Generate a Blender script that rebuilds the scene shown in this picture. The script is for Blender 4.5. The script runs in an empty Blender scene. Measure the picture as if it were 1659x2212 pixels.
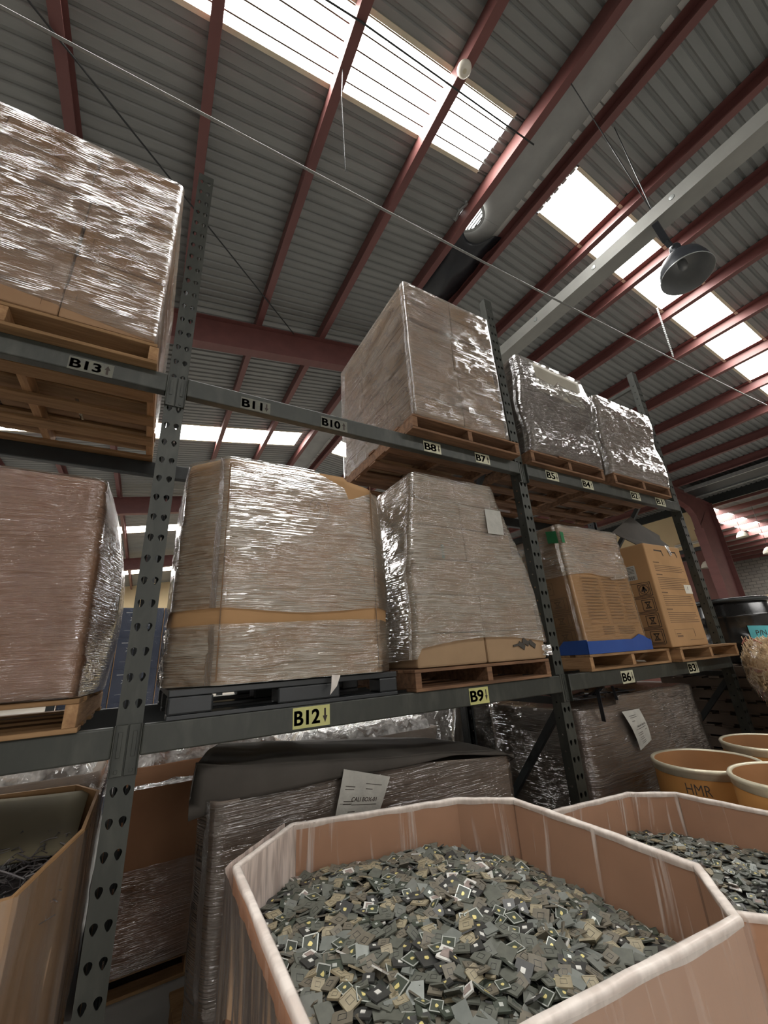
import bpy, bmesh, math, random
from mathutils import Vector, Matrix, noise as mnoise
random.seed(7)
PI = math.pi
scene = bpy.context.scene
COL = scene.collection

# ------------------------------------------------------------------ camera
F_PX = 861.6
CAM = Vector((0.018972, -1.972297, 1.65))
R_ROWS = [(0.869585, -0.490192, -0.059446), (0.118786, 0.324521, -0.93839), (0.479283, 0.808949, 0.340427)]
cam_data = bpy.data.cameras.new('camera')
cam_data.sensor_fit = 'VERTICAL'
cam_data.sensor_height = 24.0
cam_data.lens = F_PX / 2212 * 24.0
cam_data.clip_start = 0.02
cam_data.clip_end = 200
cam = bpy.data.objects.new('camera', cam_data)
COL.objects.link(cam)
_r, _d, _f = [Vector(v) for v in R_ROWS]
m = Matrix((( _r.x, -_d.x, -_f.x, CAM.x), (_r.y, -_d.y, -_f.y, CAM.y), (_r.z, -_d.z, -_f.z, CAM.z), (0, 0, 0, 1)))
cam.matrix_world = m
scene.camera = cam

# ------------------------------------------------------------------ world, light, exposure
world = bpy.data.worlds.new('world')
scene.world = world
world.use_nodes = True
world.node_tree.nodes['Background'].inputs[0].default_value = (0.75, 0.85, 1.0, 1)
world.node_tree.nodes['Background'].inputs[1].default_value = 1.0
SKYLIGHT = 22.0
DOCK_W = 190.0
scene.view_settings.view_transform = 'Standard'
scene.view_settings.look = 'None'
scene.view_settings.gamma = 1.0
scene.view_settings.use_curve_mapping = False
scene.view_settings.exposure = 0.35
scene.cycles.transparent_max_bounces = 24
scene.cycles.max_bounces = 8
scene.cycles.sample_clamp_indirect = 6.0

dock = bpy.data.lights.new('added_dock_light', 'AREA')          # added front light for an assumed, unseen dock door behind the camera
dock.shape = 'RECTANGLE'; dock.size = 6.0; dock.size_y = 4.4
dock.energy = DOCK_W; dock.color = (1.0, 0.92, 0.80)
dock_o = bpy.data.objects.new('added_dock_light', dock)
COL.objects.link(dock_o)
dock_o.location = (3.0, -15.8, 2.45)
dock_o.rotation_euler = (math.radians(90), 0, 0)

# ------------------------------------------------------------------ helpers
def tag(o, label=None, cat=None, group=None, kind=None):
    if label: o['label'] = label
    if cat: o['category'] = cat
    if group: o['group'] = group
    if kind: o['kind'] = kind
    return o

def empty(name, loc=(0, 0, 0), rz=0.0, label=None, cat=None, group=None):
    o = bpy.data.objects.new(name, None)
    o.empty_display_size = 0.05
    COL.objects.link(o)
    o.location = loc
    o.rotation_euler = (0, 0, rz)
    return tag(o, label, cat, group)

class MB:
    """collects shapes and links them as one mesh object"""
    def __init__(s):
        s.v = []; s.f = []; s.m = []; s.uv = None
    def add(s, vs, fs, mi=0):
        n = len(s.v)
        s.v += [tuple(p) for p in vs]
        for q in fs:
            s.f.append(tuple(i + n for i in q)); s.m.append(mi)
        return s
    def box(s, x0, x1, y0, y1, z0, z1, mi=0, mat=None):
        vs = [(x0, y0, z0), (x1, y0, z0), (x1, y1, z0), (x0, y1, z0), (x0, y0, z1), (x1, y0, z1), (x1, y1, z1), (x0, y1, z1)]
        if mat is not None: vs = [mat @ Vector(p) for p in vs]
        return s.add(vs, [(3, 2, 1, 0), (4, 5, 6, 7), (0, 1, 5, 4), (1, 2, 6, 5), (2, 3, 7, 6), (3, 0, 4, 7)], mi)
    def bar(s, a, b, w, h, mi=0, up=(0, 0, 1)):
        a = Vector(a); b = Vector(b); d = (b - a); L = d.length; d.normalize()
        u = Vector(up)
        if abs(d.dot(u)) > 0.98: u = Vector((1, 0, 0))
        x = d.cross(u).normalized(); z = x.cross(d)
        vs = []
        for p in (a, b):
            for sx, sz in ((-1, -1), (1, -1), (1, 1), (-1, 1)):
                vs.append(p + x * (sx * w / 2) + z * (sz * h / 2))
        return s.add(vs, [(3, 2, 1, 0), (4, 5, 6, 7), (0, 1, 5, 4), (1, 2, 6, 5), (2, 3, 7, 6), (3, 0, 4, 7)], mi)
    def tube(s, pts, r, n=8, mi=0, closed=False):
        pts = [Vector(p) for p in pts]; N = len(pts); rings = []
        up = None
        for i, p in enumerate(pts):
            if closed: d = pts[(i + 1) % N] - pts[i - 1]
            else: d = pts[min(i + 1, N - 1)] - pts[max(i - 1, 0)]
            if d.length < 1e-9: d = Vector((0, 0, 1))
            d.normalize()
            if up is None:
                up = Vector((0, 0, 1)) if abs(d.z) < .9 else Vector((1, 0, 0))
            x = d.cross(up)
            if x.length < 1e-6: x = d.orthogonal()
            x.normalize(); up2 = x.cross(d); up = up2
            rr = r[i] if isinstance(r, (list, tuple)) else r
            rings.append([p + (x * math.cos(2 * PI * k / n) + up2 * math.sin(2 * PI * k / n)) * rr for k in range(n)])
        vs = [q for g in rings for q in g]; fs = []
        for i in range(N if closed else N - 1):
            j = (i + 1) % N
            for k in range(n):
                l = (k + 1) % n
                fs.append((i * n + k, i * n + l, j * n + l, j * n + k))
        if not closed:
            fs.append(tuple(range(n - 1, -1, -1))); fs.append(tuple((N - 1) * n + k for k in range(n)))
        return s.add(vs, fs, mi)
    def prism(s, poly, z0, z1, mi=0):
        n = len(poly)
        vs = [(x, y, z0) for x, y in poly] + [(x, y, z1) for x, y in poly]
        fs = [tuple(range(n - 1, -1, -1)), tuple(range(n, 2 * n))]
        for i in range(n):
            j = (i + 1) % n; fs.append((i, j, n + j, n + i))
        return s.add(vs, fs, mi)
    def prof_y(s, prof, y0, y1, mi=0):
        """closed xz profile swept along y"""
        n = len(prof)
        vs = [(x, y0, z) for x, z in prof] + [(x, y1, z) for x, z in prof]
        fs = [tuple(range(n)), tuple(range(2 * n - 1, n - 1, -1))]
        for i in range(n):
            j = (i + 1) % n; fs.append((j, i, n + i, n + j))
        return s.add(vs, fs, mi)
    def lathe(s, prof, cx=0, cy=0, n=40, mi=0):
        vs = []; fs = []
        for r, z in prof:
            for k in range(n):
                a = 2 * PI * k / n; vs.append((cx + r * math.cos(a), cy + r * math.sin(a), z))
        for i in range(len(prof) - 1):
            for k in range(n):
                l = (k + 1) % n; fs.append((i * n + k, i * n + l, (i + 1) * n + l, (i + 1) * n + k))
        return s.add(vs, fs, mi)
    def ribbon(s, pts2, w, M, mi=0, closed=False):
        """flat stroke: 2d points mapped through M(u, v) -> 3d"""
        P = [Vector(p) for p in pts2]
        segs = list(zip(P, P[1:])) + ([(P[-1], P[0])] if closed else [])
        for a, b in segs:
            d = b - a
            if d.length < 1e-6: continue
            d.normalize(); nrm = Vector((-d.y, d.x)) * (w / 2); e = d * (w / 2)
            q = [a - e - nrm, b + e - nrm, b + e + nrm, a - e + nrm]
            s.add([M(p.x, p.y) for p in q], [(0, 1, 2, 3)], mi)
        return s
    def build(s, name, mats, parent=None, smooth=False, bevel=0.0, uv=None, seg=2):
        me = bpy.data.meshes.new(name)
        me.from_pydata(s.v, [], s.f)
        if not isinstance(mats, (list, tuple)): mats = [mats]
        for q in mats: me.materials.append(q)
        me.polygons.foreach_set('material_index', s.m)
        if uv is not None:
            lay = me.uv_layers.new(name='UVMap')
            for lp in me.loops: lay.data[lp.index].uv = uv[lp.vertex_index]
        if smooth: me.polygons.foreach_set('use_smooth', [True] * len(me.polygons))
        me.update()
        o = bpy.data.objects.new(name, me)
        COL.objects.link(o)
        if parent: o.parent = parent
        if bevel:
            b = o.modifiers.new('bevel', 'BEVEL'); b.width = bevel; b.segments = seg; b.limit_method = 'ANGLE'
        return o

def copy_tree(o, parent=None, loc=None):
    c = o.copy(); COL.objects.link(c)
    if parent: c.parent = parent
    if loc is not None: c.location = loc
    for ch in [k for k in bpy.data.objects if k.parent == o]: copy_tree(ch, c)
    return c

# ------------------------------------------------------------------ materials
def new_mat(name):
    M = bpy.data.materials.new(name); M.use_nodes = True
    nt = M.node_tree; nt.nodes.clear()
    out = nt.nodes.new('ShaderNodeOutputMaterial')
    return M, nt, out
def N(nt, t, **kw):
    n = nt.nodes.new(t)
    for k, v in kw.items(): setattr(n, k, v)
    return n
def setin(n, **kw):
    for k, v in kw.items(): n.inputs[k.replace('_', ' ')].default_value = v
def noise(nt, vec, scale, detail=3, rough=.55, dist=0):
    n = N(nt, 'ShaderNodeTexNoise'); nt.links.new(vec, n.inputs['Vector'])
    setin(n, Scale=scale, Detail=detail, Roughness=rough, Distortion=dist); return n.outputs['Fac']
def mapping(nt, vec, scale=(1, 1, 1), rot=(0, 0, 0)):
    n = N(nt, 'ShaderNodeMapping'); nt.links.new(vec, n.inputs['Vector'])
    n.inputs['Scale'].default_value = scale; n.inputs['Rotation'].default_value = rot; return n.outputs[0]
def ramp(nt, fac, stops):
    n = N(nt, 'ShaderNodeValToRGB'); nt.links.new(fac, n.inputs[0])
    e = n.color_ramp.elements
    while len(e) < len(stops): e.new(.5)
    for q, (p, c) in zip(e, stops):
        q.position = p; q.color = c if len(c) == 4 else (*c, 1)
    return n.outputs[0]
def math_(nt, op, a, b):
    n = N(nt, 'ShaderNodeMath', operation=op)
    for i, q in enumerate((a, b)):
        if hasattr(q, 'is_linked'): nt.links.new(q, n.inputs[i])
        else: n.inputs[i].default_value = q
    return n.outputs[0]

def surf(name, c1, c2=None, rough=.6, metal=0.0, scale=8, stretch=(1, 1, 1), bump=0.0, detail=4, spec=.5, c3=None, coord='Object', bscale=None):
    M, nt, out = new_mat(name)
    b = N(nt, 'ShaderNodeBsdfPrincipled')
    nt.links.new(b.outputs[0], out.inputs[0])
    setin(b, Roughness=rough, Metallic=metal)
    b.inputs['Specular IOR Level'].default_value = spec
    tc = N(nt, 'ShaderNodeTexCoord')
    v = mapping(nt, tc.outputs[coord], stretch)
    c2 = c2 or tuple(x * .8 for x in c1)
    f = noise(nt, v, scale, detail)
    stops = [(.3, c1), (.7, c2)] if c3 is None else [(.25, c1), (.5, c2), (.72, c3)]
    nt.links.new(ramp(nt, f, stops), b.inputs['Base Color'])
    if bump:
        bn = N(nt, 'ShaderNodeBump'); bn.inputs['Strength'].default_value = 1; bn.inputs['Distance'].default_value = bump
        nt.links.new(noise(nt, v, bscale or scale * 3, 4), bn.inputs['Height']); nt.links.new(bn.outputs[0], b.inputs['Normal'])
    return M

def film_mat(name, haze=.05, rough=.09, amp=1.0, sx=9.0, sy=150.0, rot=.05, tint=(.95, .95, .94), hcol=(.8, .79, .77), refl=1.5, base=.015, iso=0.0, zone=(.40, .62)):
    """clear stretch film: transparent with fine gloss wrinkles and a slight milky haze; uv = metres around, metres up"""
    M, nt, out = new_mat(name)
    tc = N(nt, 'ShaderNodeTexCoord'); uv = tc.outputs['UV']
    wob = N(nt, 'ShaderNodeTexNoise'); nt.links.new(uv, wob.inputs['Vector']); setin(wob, Scale=3.0, Detail=2)
    vm = N(nt, 'ShaderNodeVectorMath', operation='MULTIPLY_ADD')
    nt.links.new(wob.outputs['Color'], vm.inputs[0]); vm.inputs[1].default_value = (.06, .035, 0); nt.links.new(uv, vm.inputs[2])
    w = vm.outputs[0]
    n1 = noise(nt, mapping(nt, w, (sx * .5, sy * .45, 1), (0, 0, rot)), 1, 2, .5, .2)
    n2 = noise(nt, mapping(nt, w, (sx, sy, 1), (0, 0, -rot * 1.6)), 1, 2, .55, .2)
    zn = noise(nt, mapping(nt, w, (3.2, 6.0, 1), (0, 0, rot * 3)), 1, 3, .6)
    zf = ramp(nt, zn, [(zone[0], (.60,) * 3), (zone[1], (1.25,) * 3)])
    h = math_(nt, 'ADD', math_(nt, 'MULTIPLY', n1, .0026 * amp * 60 / (sy * .4)), math_(nt, 'MULTIPLY', n2, .0030 * amp * 60 / (sy * .4)))
    if iso: h = math_(nt, 'ADD', h, math_(nt, 'MULTIPLY', noise(nt, uv, 45.0, 3, .6), iso * .006))
    h = math_(nt, 'MULTIPLY', h, zf)
    bn = N(nt, 'ShaderNodeBump'); bn.inputs['Strength'].default_value = 1; bn.inputs['Distance'].default_value = 1.0
    nt.links.new(h, bn.inputs['Height'])
    fr = N(nt, 'ShaderNodeFresnel'); fr.inputs[0].default_value = 1.5; nt.links.new(bn.outputs[0], fr.inputs[1])
    fac = math_(nt, 'ADD', math_(nt, 'MULTIPLY', fr.outputs[0], refl), base)
    fac = math_(nt, 'MINIMUM', fac, .8)
    gl = N(nt, 'ShaderNodeBsdfGlossy'); gl.inputs['Roughness'].default_value = rough; gl.inputs['Color'].default_value = (1, 1, 1, 1)
    nt.links.new(bn.outputs[0], gl.inputs['Normal'])
    tr = N(nt, 'ShaderNodeBsdfTransparent'); tr.inputs[0].default_value = (*tint, 1)
    df = N(nt, 'ShaderNodeBsdfDiffuse'); df.inputs[0].default_value = (*hcol, 1); nt.links.new(bn.outputs[0], df.inputs['Normal'])
    m1 = N(nt, 'ShaderNodeMixShader'); m2 = N(nt, 'ShaderNodeMixShader')
    hz = math_(nt, 'MULTIPLY', ramp(nt, math_(nt, 'ADD', math_(nt, 'MULTIPLY', n2, .45), math_(nt, 'MULTIPLY', zn, .55)), [(.40, (.25,) * 3), (.60, (1.6,) * 3)]), haze)
    nt.links.new(hz, m1.inputs[0]); nt.links.new(tr.outputs[0], m1.inputs[1]); nt.links.new(df.outputs[0], m1.inputs[2])
    nt.links.new(fac, m2.inputs[0]); nt.links.new(m1.outputs[0], m2.inputs[1]); nt.links.new(gl.outputs[0], m2.inputs[2])
    nt.links.new(m2.outputs[0], out.inputs[0])
    return M

def emit_mat(name, col, strength):
    M, nt, out = new_mat(name)
    e = N(nt, 'ShaderNodeEmission'); e.inputs[0].default_value = (*col, 1); e.inputs[1].default_value = strength
    nt.links.new(e.outputs[0], out.inputs[0]); return M

def brick_mat(name):
    M, nt, out = new_mat(name)
    b = N(nt, 'ShaderNodeBsdfPrincipled'); nt.links.new(b.outputs[0], out.inputs[0]); setin(b, Roughness=.85)
    tc = N(nt, 'ShaderNodeTexCoord')
    sep = N(nt, 'ShaderNodeSeparateXYZ'); nt.links.new(tc.outputs['Object'], sep.inputs[0])
    cb = N(nt, 'ShaderNodeCombineXYZ'); nt.links.new(sep.outputs['Y'], cb.inputs[0]); nt.links.new(sep.outputs['Z'], cb.inputs[1])
    br = N(nt, 'ShaderNodeTexBrick'); nt.links.new(cb.outputs[0], br.inputs['Vector'])
    br.inputs['Color1'].default_value = (.26, .24, .21, 1); br.inputs['Color2'].default_value = (.2, .19, .17, 1); br.inputs['Mortar'].default_value = (.12, .11, .1, 1)
    setin(br, Scale=1.0); br.inputs['Brick Width'].default_value = .42; br.inputs['Row Height'].default_value = .21; br.inputs['Mortar Size'].default_value = .018
    nt.links.new(br.outputs[0], b.inputs['Base Color']); return M

MT = {}
MT['card'] = surf('cardboard', (.36, .22, .125), (.31, .185, .105), .8, scale=5, spec=.2)
MT['card_light'] = surf('light_cardboard', (.38, .255, .15), (.33, .22, .13), .8, scale=5, spec=.2)
MT['card_tan'] = surf('tan_cardboard', (.46, .27, .13), (.40, .235, .11), .75, scale=4, spec=.25)
MT['card_brown'] = surf('brown_cardboard', (.36, .19, .105), (.31, .16, .09), .8, scale=4, spec=.2)
MT['card_pink'] = surf('pink_brown_cardboard', (.52, .30, .19), (.47, .27, .17), .8, scale=6, spec=.2)
MT['card_grey'] = surf('grey_brown_cardboard', (.27, .22, .18), (.22, .18, .15), .8, scale=5, spec=.2)
MT['card_dark'] = surf('dark_grey_board', (.085, .075, .065), (.065, .058, .05), .8, scale=5, spec=.2)
MT['card_olive'] = surf('olive_cardboard', (.22, .19, .12), (.18, .155, .10), .8, scale=4, spec=.2)
MT['ink'] = surf('black_print', (.045, .035, .03), (.06, .045, .035), .8, scale=30)
MT['ink_faint'] = surf('faint_print', (.17, .10, .055), (.20, .12, .065), .85, scale=30)
MT['ink_pale'] = surf('pale_brown_print', (.25, .15, .075), (.29, .175, .09), .85, scale=30)
MT['paper'] = surf('white_paper', (.50, .49, .44), (.40, .39, .35), .7, scale=14, bump=.002)
MT['green_label'] = surf('green_sticker', (.01, .17, .05), (.01, .13, .04), .5, scale=8)
MT['cyan_paper'] = surf('cyan_paper', (.10, .50, .55), (.09, .44, .50), .6, scale=6)
MT['label_yellow'] = surf('yellow_label', (.60, .58, .22), (.50, .50, .20), .45, scale=14)
MT['label_cream'] = surf('cream_label', (.58, .57, .40), (.46, .45, .32), .45, scale=18)
MT['label_worn'] = surf('worn_label', (.17, .17, .12), (.10, .10, .09), .5, scale=30)
MT['steel'] = surf('grey_green_rack_paint', (.056, .058, .047), (.038, .041, .034), .45, .1, scale=9, stretch=(1, 1, .35), c3=(.072, .074, .061), detail=7)
MT['steel_dark'] = surf('dark_steel', (.03, .035, .035), (.022, .024, .024), .45, .2, scale=9)
MT['galv'] = surf('galvanised_steel', (.40, .42, .41), (.30, .32, .31), .4, .5, scale=14)
MT['wood'] = surf('pallet_wood', (.37, .225, .115), (.28, .165, .08), .75, scale=6, stretch=(.6, 6, 6), bump=.003, c3=(.20, .115, .058), spec=.2)
MT['wood_x'] = surf('pallet_wood_end', (.50, .31, .16), (.38, .22, .11), .75, scale=7, stretch=(5, .6, 5), bump=.003, c3=(.28, .155, .08), spec=.2)
MT['wood_red'] = surf('worn_red_brown_wood', (.29, .165, .092), (.21, .115, .066), .75, scale=6, stretch=(.6, 6, 6), bump=.003, c3=(.13, .075, .047), spec=.2)
MT['black_plastic'] = surf('black_plastic', (.020, .023, .025), (.015, .017, .019), .4, scale=12)
MT['black_sheet'] = surf('black_sheeting', (.016, .018, .022), (.012, .013, .016), .35, scale=6, bump=.01, bscale=3)
MT['roof'] = surf('corrugated_roof_sheet', (.245, .25, .238), (.185, .19, .182), .5, .15, scale=2.2, stretch=(.3, 1.5, 1), detail=6)
MT['ridge'] = surf('ridge_board', (.36, .36, .34), (.29, .29, .275), .7, .1, scale=2.5, detail=6)
MT['foam'] = surf('ridge_closure_foam', (.55, .54, .50), (.45, .44, .41), .8, scale=5)
MT['red_steel'] = surf('red_oxide_steel', (.165, .062, .055), (.125, .047, .043), .55, scale=4, stretch=(1, .3, 1), detail=6)
MT['maroon'] = surf('maroon_panel', (.16, .06, .045), (.13, .05, .04), .6, scale=2)
MT['cream'] = surf('cream_wall', (.74, .60, .36), (.69, .55, .33), .8, scale=1.2)
MT['brick'] = brick_mat('grey_block_wall')
MT['floor'] = surf('concrete_floor', (.30, .29, .27), (.24, .23, .215), .6, scale=1.5, detail=7)
MT['wall'] = surf('grey_metal_wall', (.42, .41, .39), (.36, .35, .33), .7, scale=1)
MT['flash'] = surf('cream_flashing', (.62, .57, .42), (.5, .46, .34), .6, scale=3)
MT['dirt'] = surf('skylight_rib_dirt', (.10, .08, .055), (.07, .055, .04), .9, scale=5)
MT['skylight'] = emit_mat('translucent_skylight', (1.0, .985, .95), SKYLIGHT)
MT['skylight_far'] = emit_mat('far_skylight', (1.0, .97, .93), SKYLIGHT)
MT['fibre'] = surf('fibre_drum_wall', (.50, .25, .075), (.42, .20, .06), .55, scale=4, spec=.3)
MT['fibre_in'] = surf('fibre_drum_inside', (.42, .21, .085), (.34, .17, .07), .7, scale=4)
MT['wood_dark'] = surf('dark_wood', (.10, .07, .05), (.07, .05, .036), .8, scale=6)  # darker even tone for the pallet stack under the black drum
MT['band'] = surf('drum_steel_band', (.72, .66, .50), (.6, .55, .41), .4, .5, scale=12)
MT['black_drum'] = surf('black_drum_plastic', (.012, .012, .012), (.018, .018, .018), .18, scale=4)
MT['lamp_dark'] = surf('dark_lamp_metal', (.04, .045, .055), (.03, .034, .04), .4, .3, scale=6)
MT['lamp_in'] = surf('lamp_reflector', (.34, .35, .35), (.28, .29, .29), .35, .4, scale=6)
MT['channel'] = surf('pale_grey_channel', (.30, .30, .275), (.25, .25, .23), .5, .2, scale=3)
MT['white_plastic'] = surf('white_plastic', (.75, .72, .62), (.68, .65, .56), .5, scale=5)
MT['blue_box'] = surf('navy_carton', (.045, .07, .135), (.035, .055, .11), .5, scale=3)
MT['blue_tray'] = surf('blue_carton_tray', (.025, .085, .34), (.020, .07, .29), .4, scale=4)
MT['white_ink'] = surf('pale_print', (.45, .48, .52), (.4, .43, .47), .6, scale=10)
MT['wrap'] = film_mat('stretch_wrap', haze=.27, rough=.08, amp=3.4, sx=5.0, sy=150, rot=.12, hcol=(.52, .48, .44), refl=1.15)
MT['wrap_soft'] = film_mat('soft_stretch_wrap', haze=.22, rough=.09, amp=3.6, sx=6.0, sy=150, rot=.12, hcol=(.56, .50, .45), refl=.55, base=.0)
MT['wrap_tight'] = film_mat('tight_stretch_wrap', haze=.07, rough=.07, amp=2.8, sx=4.5, sy=210, rot=.04, hcol=(.54, .46, .39), refl=2.4)
MT['wrap_milky'] = film_mat('milky_stretch_wrap', haze=.34, rough=.065, amp=3.4, sx=4.0, sy=140, rot=.10, hcol=(.64, .58, .48), refl=3.0)
MT['wrap_grey'] = film_mat('grey_stretch_wrap', haze=.16, rough=.07, amp=2.4, sx=3, sy=140, rot=.05, hcol=(.30, .26, .23), tint=(.85, .83, .81), refl=2.6)
MT['wrap_crumple'] = film_mat('crumpled_clear_wrap', haze=.72, rough=.12, amp=2.0, sx=14, sy=60, rot=.5, hcol=(.93, .93, .91), refl=2.2, base=.1, iso=.6)
MT['wrap_clear'] = film_mat('thin_clear_film', haze=.02, amp=.5, sx=10, sy=60, refl=.6)
def liner_mat(name, haze, lo, hi, sx, sy, hcol, refl=.5, floor_=.0):
    """thin bag liner: almost clear, with sparse milky pleats running down"""
    M, nt, out = new_mat(name)
    tc = N(nt, 'ShaderNodeTexCoord'); uv = tc.outputs['UV']
    wob = N(nt, 'ShaderNodeTexNoise'); nt.links.new(uv, wob.inputs['Vector']); setin(wob, Scale=2.0, Detail=1)
    vm = N(nt, 'ShaderNodeVectorMath', operation='MULTIPLY_ADD')
    nt.links.new(wob.outputs['Color'], vm.inputs[0]); vm.inputs[1].default_value = (.10, .0, 0); nt.links.new(uv, vm.inputs[2])
    n1 = noise(nt, mapping(nt, vm.outputs[0], (sx, sy, 1)), 1, 2, .5, .1)
    n2 = noise(nt, mapping(nt, vm.outputs[0], (sx * 3.2, sy * 1.5, 1)), 1, 2, .5, .1)
    h = math_(nt, 'ADD', math_(nt, 'MULTIPLY', n1, .018 / sx * 3), math_(nt, 'MULTIPLY', n2, .006 / sx * 3))
    bn = N(nt, 'ShaderNodeBump'); bn.inputs['Strength'].default_value = 1; bn.inputs['Distance'].default_value = 1.0; nt.links.new(h, bn.inputs['Height'])
    m = ramp(nt, math_(nt, 'ADD', math_(nt, 'MULTIPLY', n1, .65), math_(nt, 'MULTIPLY', n2, .35)), [(lo, (0,) * 3), (hi, (1,) * 3)])
    hz = math_(nt, 'ADD', math_(nt, 'MULTIPLY', m, haze), floor_)
    fr = N(nt, 'ShaderNodeFresnel'); fr.inputs[0].default_value = 1.45; nt.links.new(bn.outputs[0], fr.inputs[1])
    gl = N(nt, 'ShaderNodeBsdfGlossy'); gl.inputs['Roughness'].default_value = .22; nt.links.new(bn.outputs[0], gl.inputs['Normal'])
    tr = N(nt, 'ShaderNodeBsdfTransparent'); tr.inputs[0].default_value = (.98, .97, .96, 1)
    df = N(nt, 'ShaderNodeBsdfDiffuse'); df.inputs[0].default_value = (*hcol, 1)
    m1 = N(nt, 'ShaderNodeMixShader'); m2 = N(nt, 'ShaderNodeMixShader')
    nt.links.new(hz, m1.inputs[0]); nt.links.new(tr.outputs[0], m1.inputs[1]); nt.links.new(df.outputs[0], m1.inputs[2])
    nt.links.new(math_(nt, 'MULTIPLY', fr.outputs[0], refl), m2.inputs[0]); nt.links.new(m1.outputs[0], m2.inputs[1]); nt.links.new(gl.outputs[0], m2.inputs[2])
    nt.links.new(m2.outputs[0], out.inputs[0])
    return M
MT['liner'] = liner_mat('bag_liner', .55, .56, .68, 22, 1.6, (.90, .79, .71), floor_=.03)
MT['liner_out'] = liner_mat('bag_liner_outside', .42, .54, .68, 24, 2.0, (.86, .70, .60), floor_=.0, refl=.25)
MT['liner_bag'] = liner_mat('bag_liner_gathered', .35, .44, .60, 26, 5, (.92, .79, .71), floor_=.48, refl=.9)
MT['liner_rim'] = liner_mat('bag_liner_rim', .22, .42, .62, 16, 9, (.92, .84, .77), floor_=.62)
MT['liner_haze'] = liner_mat('hazy_liner', .25, .45, .62, 14, 2.0, (.55, .47, .40), floor_=.16, refl=.5)
MT['wrap_dark'] = film_mat('glossy_dark_wrap', haze=.13, rough=.06, amp=3.6, sx=4.0, sy=95, rot=.10, hcol=(.46, .43, .39), refl=2.0)

# ------------------------------------------------------------------ lettering
_txt = {}
def text_mesh(s, bold=.02):
    if s in _txt: return _txt[s]
    cu = bpy.data.curves.new('lettering', 'FONT'); cu.body = s; cu.size = 1.0; cu.offset = bold; cu.align_x = 'CENTER'; cu.align_y = 'CENTER'
    o = bpy.data.objects.new('lettering', cu); COL.objects.link(o)
    bpy.context.view_layer.update()
    me = bpy.data.meshes.new_from_object(o.evaluated_get(bpy.context.evaluated_depsgraph_get()))
    vs = [v.co.copy() for v in me.vertices]; fs = [tuple(p.vertices) for p in me.polygons]
    x0 = min(v.x for v in vs); x1 = max(v.x for v in vs); y0 = min(v.y for v in vs); y1 = max(v.y for v in vs)
    vs = [((v.x - (x0 + x1) / 2) / (y1 - y0), (v.y - (y0 + y1) / 2) / (y1 - y0)) for v in vs]
    bpy.data.objects.remove(o); bpy.data.curves.remove(cu); bpy.data.meshes.remove(me)
    _txt[s] = (vs, fs, (x1 - x0) / (y1 - y0)); return _txt[s]
def letters(mb, s, u, v, h, w, Mf, mi=0, bold=.02):
    """letters centred at u, v, h tall and w wide, through the map Mf(u, v)"""
    vs, fs, asp = text_mesh(s, bold)
    k = w / (asp) if w else h
    mb.add([Mf(u + a * k, v + b * h) for a, b in vs], fs, mi)
for _s in ('B12', 'B9', 'B6', 'B3', 'B13', 'B11', 'B10', 'B8', 'B7', 'B5', 'B4', 'B2', 'B1'): text_mesh(_s, .022)

MT['conduit'] = surf('dull_conduit', (.24, .24, .225), (.18, .18, .17), .5, .3, scale=14)

# ================================================================== the building
T9 = math.tan(math.radians(9.5)); T7 = math.tan(math.radians(7))
PD = .26                                            # purlin depth
X_RL, X_RR = 3.75, 4.72                              # purlins either side of the ridge
def zl(x): return 7.683 + T9 * x                      # underside of the purlins, left slope
def zr(x): return 8.31 - T7 * (x - X_RR)              # right slope
Y0, Y1 = -16.0, 33.0
SKY = [(-18.6, -17.8), (-9.4, -8.6), (-.19, .57), (8.8, 9.7), (18.0, 19.05), (27.4, 28.6)]
SKY = [s for s in SKY if s[0] > Y0]
FRAME_Y = [-4.9, 4.45, 13.8, 23.15]

fl = MB().box(-8, 34, Y0, Y1, -.1, 0).build('floor', MT['floor']); tag(fl, 'grey concrete warehouse floor', 'floor', kind='structure')
w = MB().box(-8.1, -8, Y0, Y1, 0, 7).build('wall_left', MT['wall']); tag(w, 'grey metal side wall of the warehouse', 'wall', kind='structure')
w = MB().box(-8, 34, Y1, Y1 + .1, 0, 9).build('wall_back', MT['cream']); tag(w, 'cream end wall far behind the racks', 'wall', kind='structure')
mb = MB(); mb.box(-8, -.1, Y0 - .1, Y0, 0, 9); mb.box(6.1, 34, Y0 - .1, Y0, 0, 9); mb.box(-.1, 6.1, Y0 - .1, Y0, 4.7, 9)
w = mb.build('wall_front', MT['wall']); tag(w, 'unseen wall with an assumed open dock door', 'wall', kind='structure')
mb = MB(); mb.box(34, 34.2, Y0, Y1, 3.9, 9)
w = mb.build('wall_right', MT['brick']); tag(w, 'grey concrete block wall beyond the red column', 'wall', kind='structure')
mb = MB(); mb.box(33.95, 34.2, Y0, Y1, 0, 3.9)
w = mb.build('wall_right_lower', MT['cream']); tag(w, 'cream lower part of the block wall', 'wall', kind='structure')

def corrugated(mb, xa, za, xb, zb, y0, y1, period=.15, d=.027, th=0):
    """trapezoid ribs running from (xa, za) to (xb, zb), repeated along y"""
    ys = []; y = y0; k0 = math.floor(y0 / period)
    k = k0
    while k * period < y1:
        b = k * period
        for off, h in ((0, 0), (.085, 0), (.102, d), (.133, d)):
            q = b + off
            if y0 <= q <= y1: ys.append((q, h))
        k += 1
    if not ys or ys[0][0] > y0: ys.insert(0, (y0, 0))
    if ys[-1][0] < y1: ys.append((y1, 0))
    n = len(ys)
    vs = [(xa, q, za + h) for q, h in ys] + [(xb, q, zb + h) for q, h in ys]
    mb.add(vs, [(i, i + 1, n + i + 1, n + i) for i in range(n - 1)])

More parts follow.
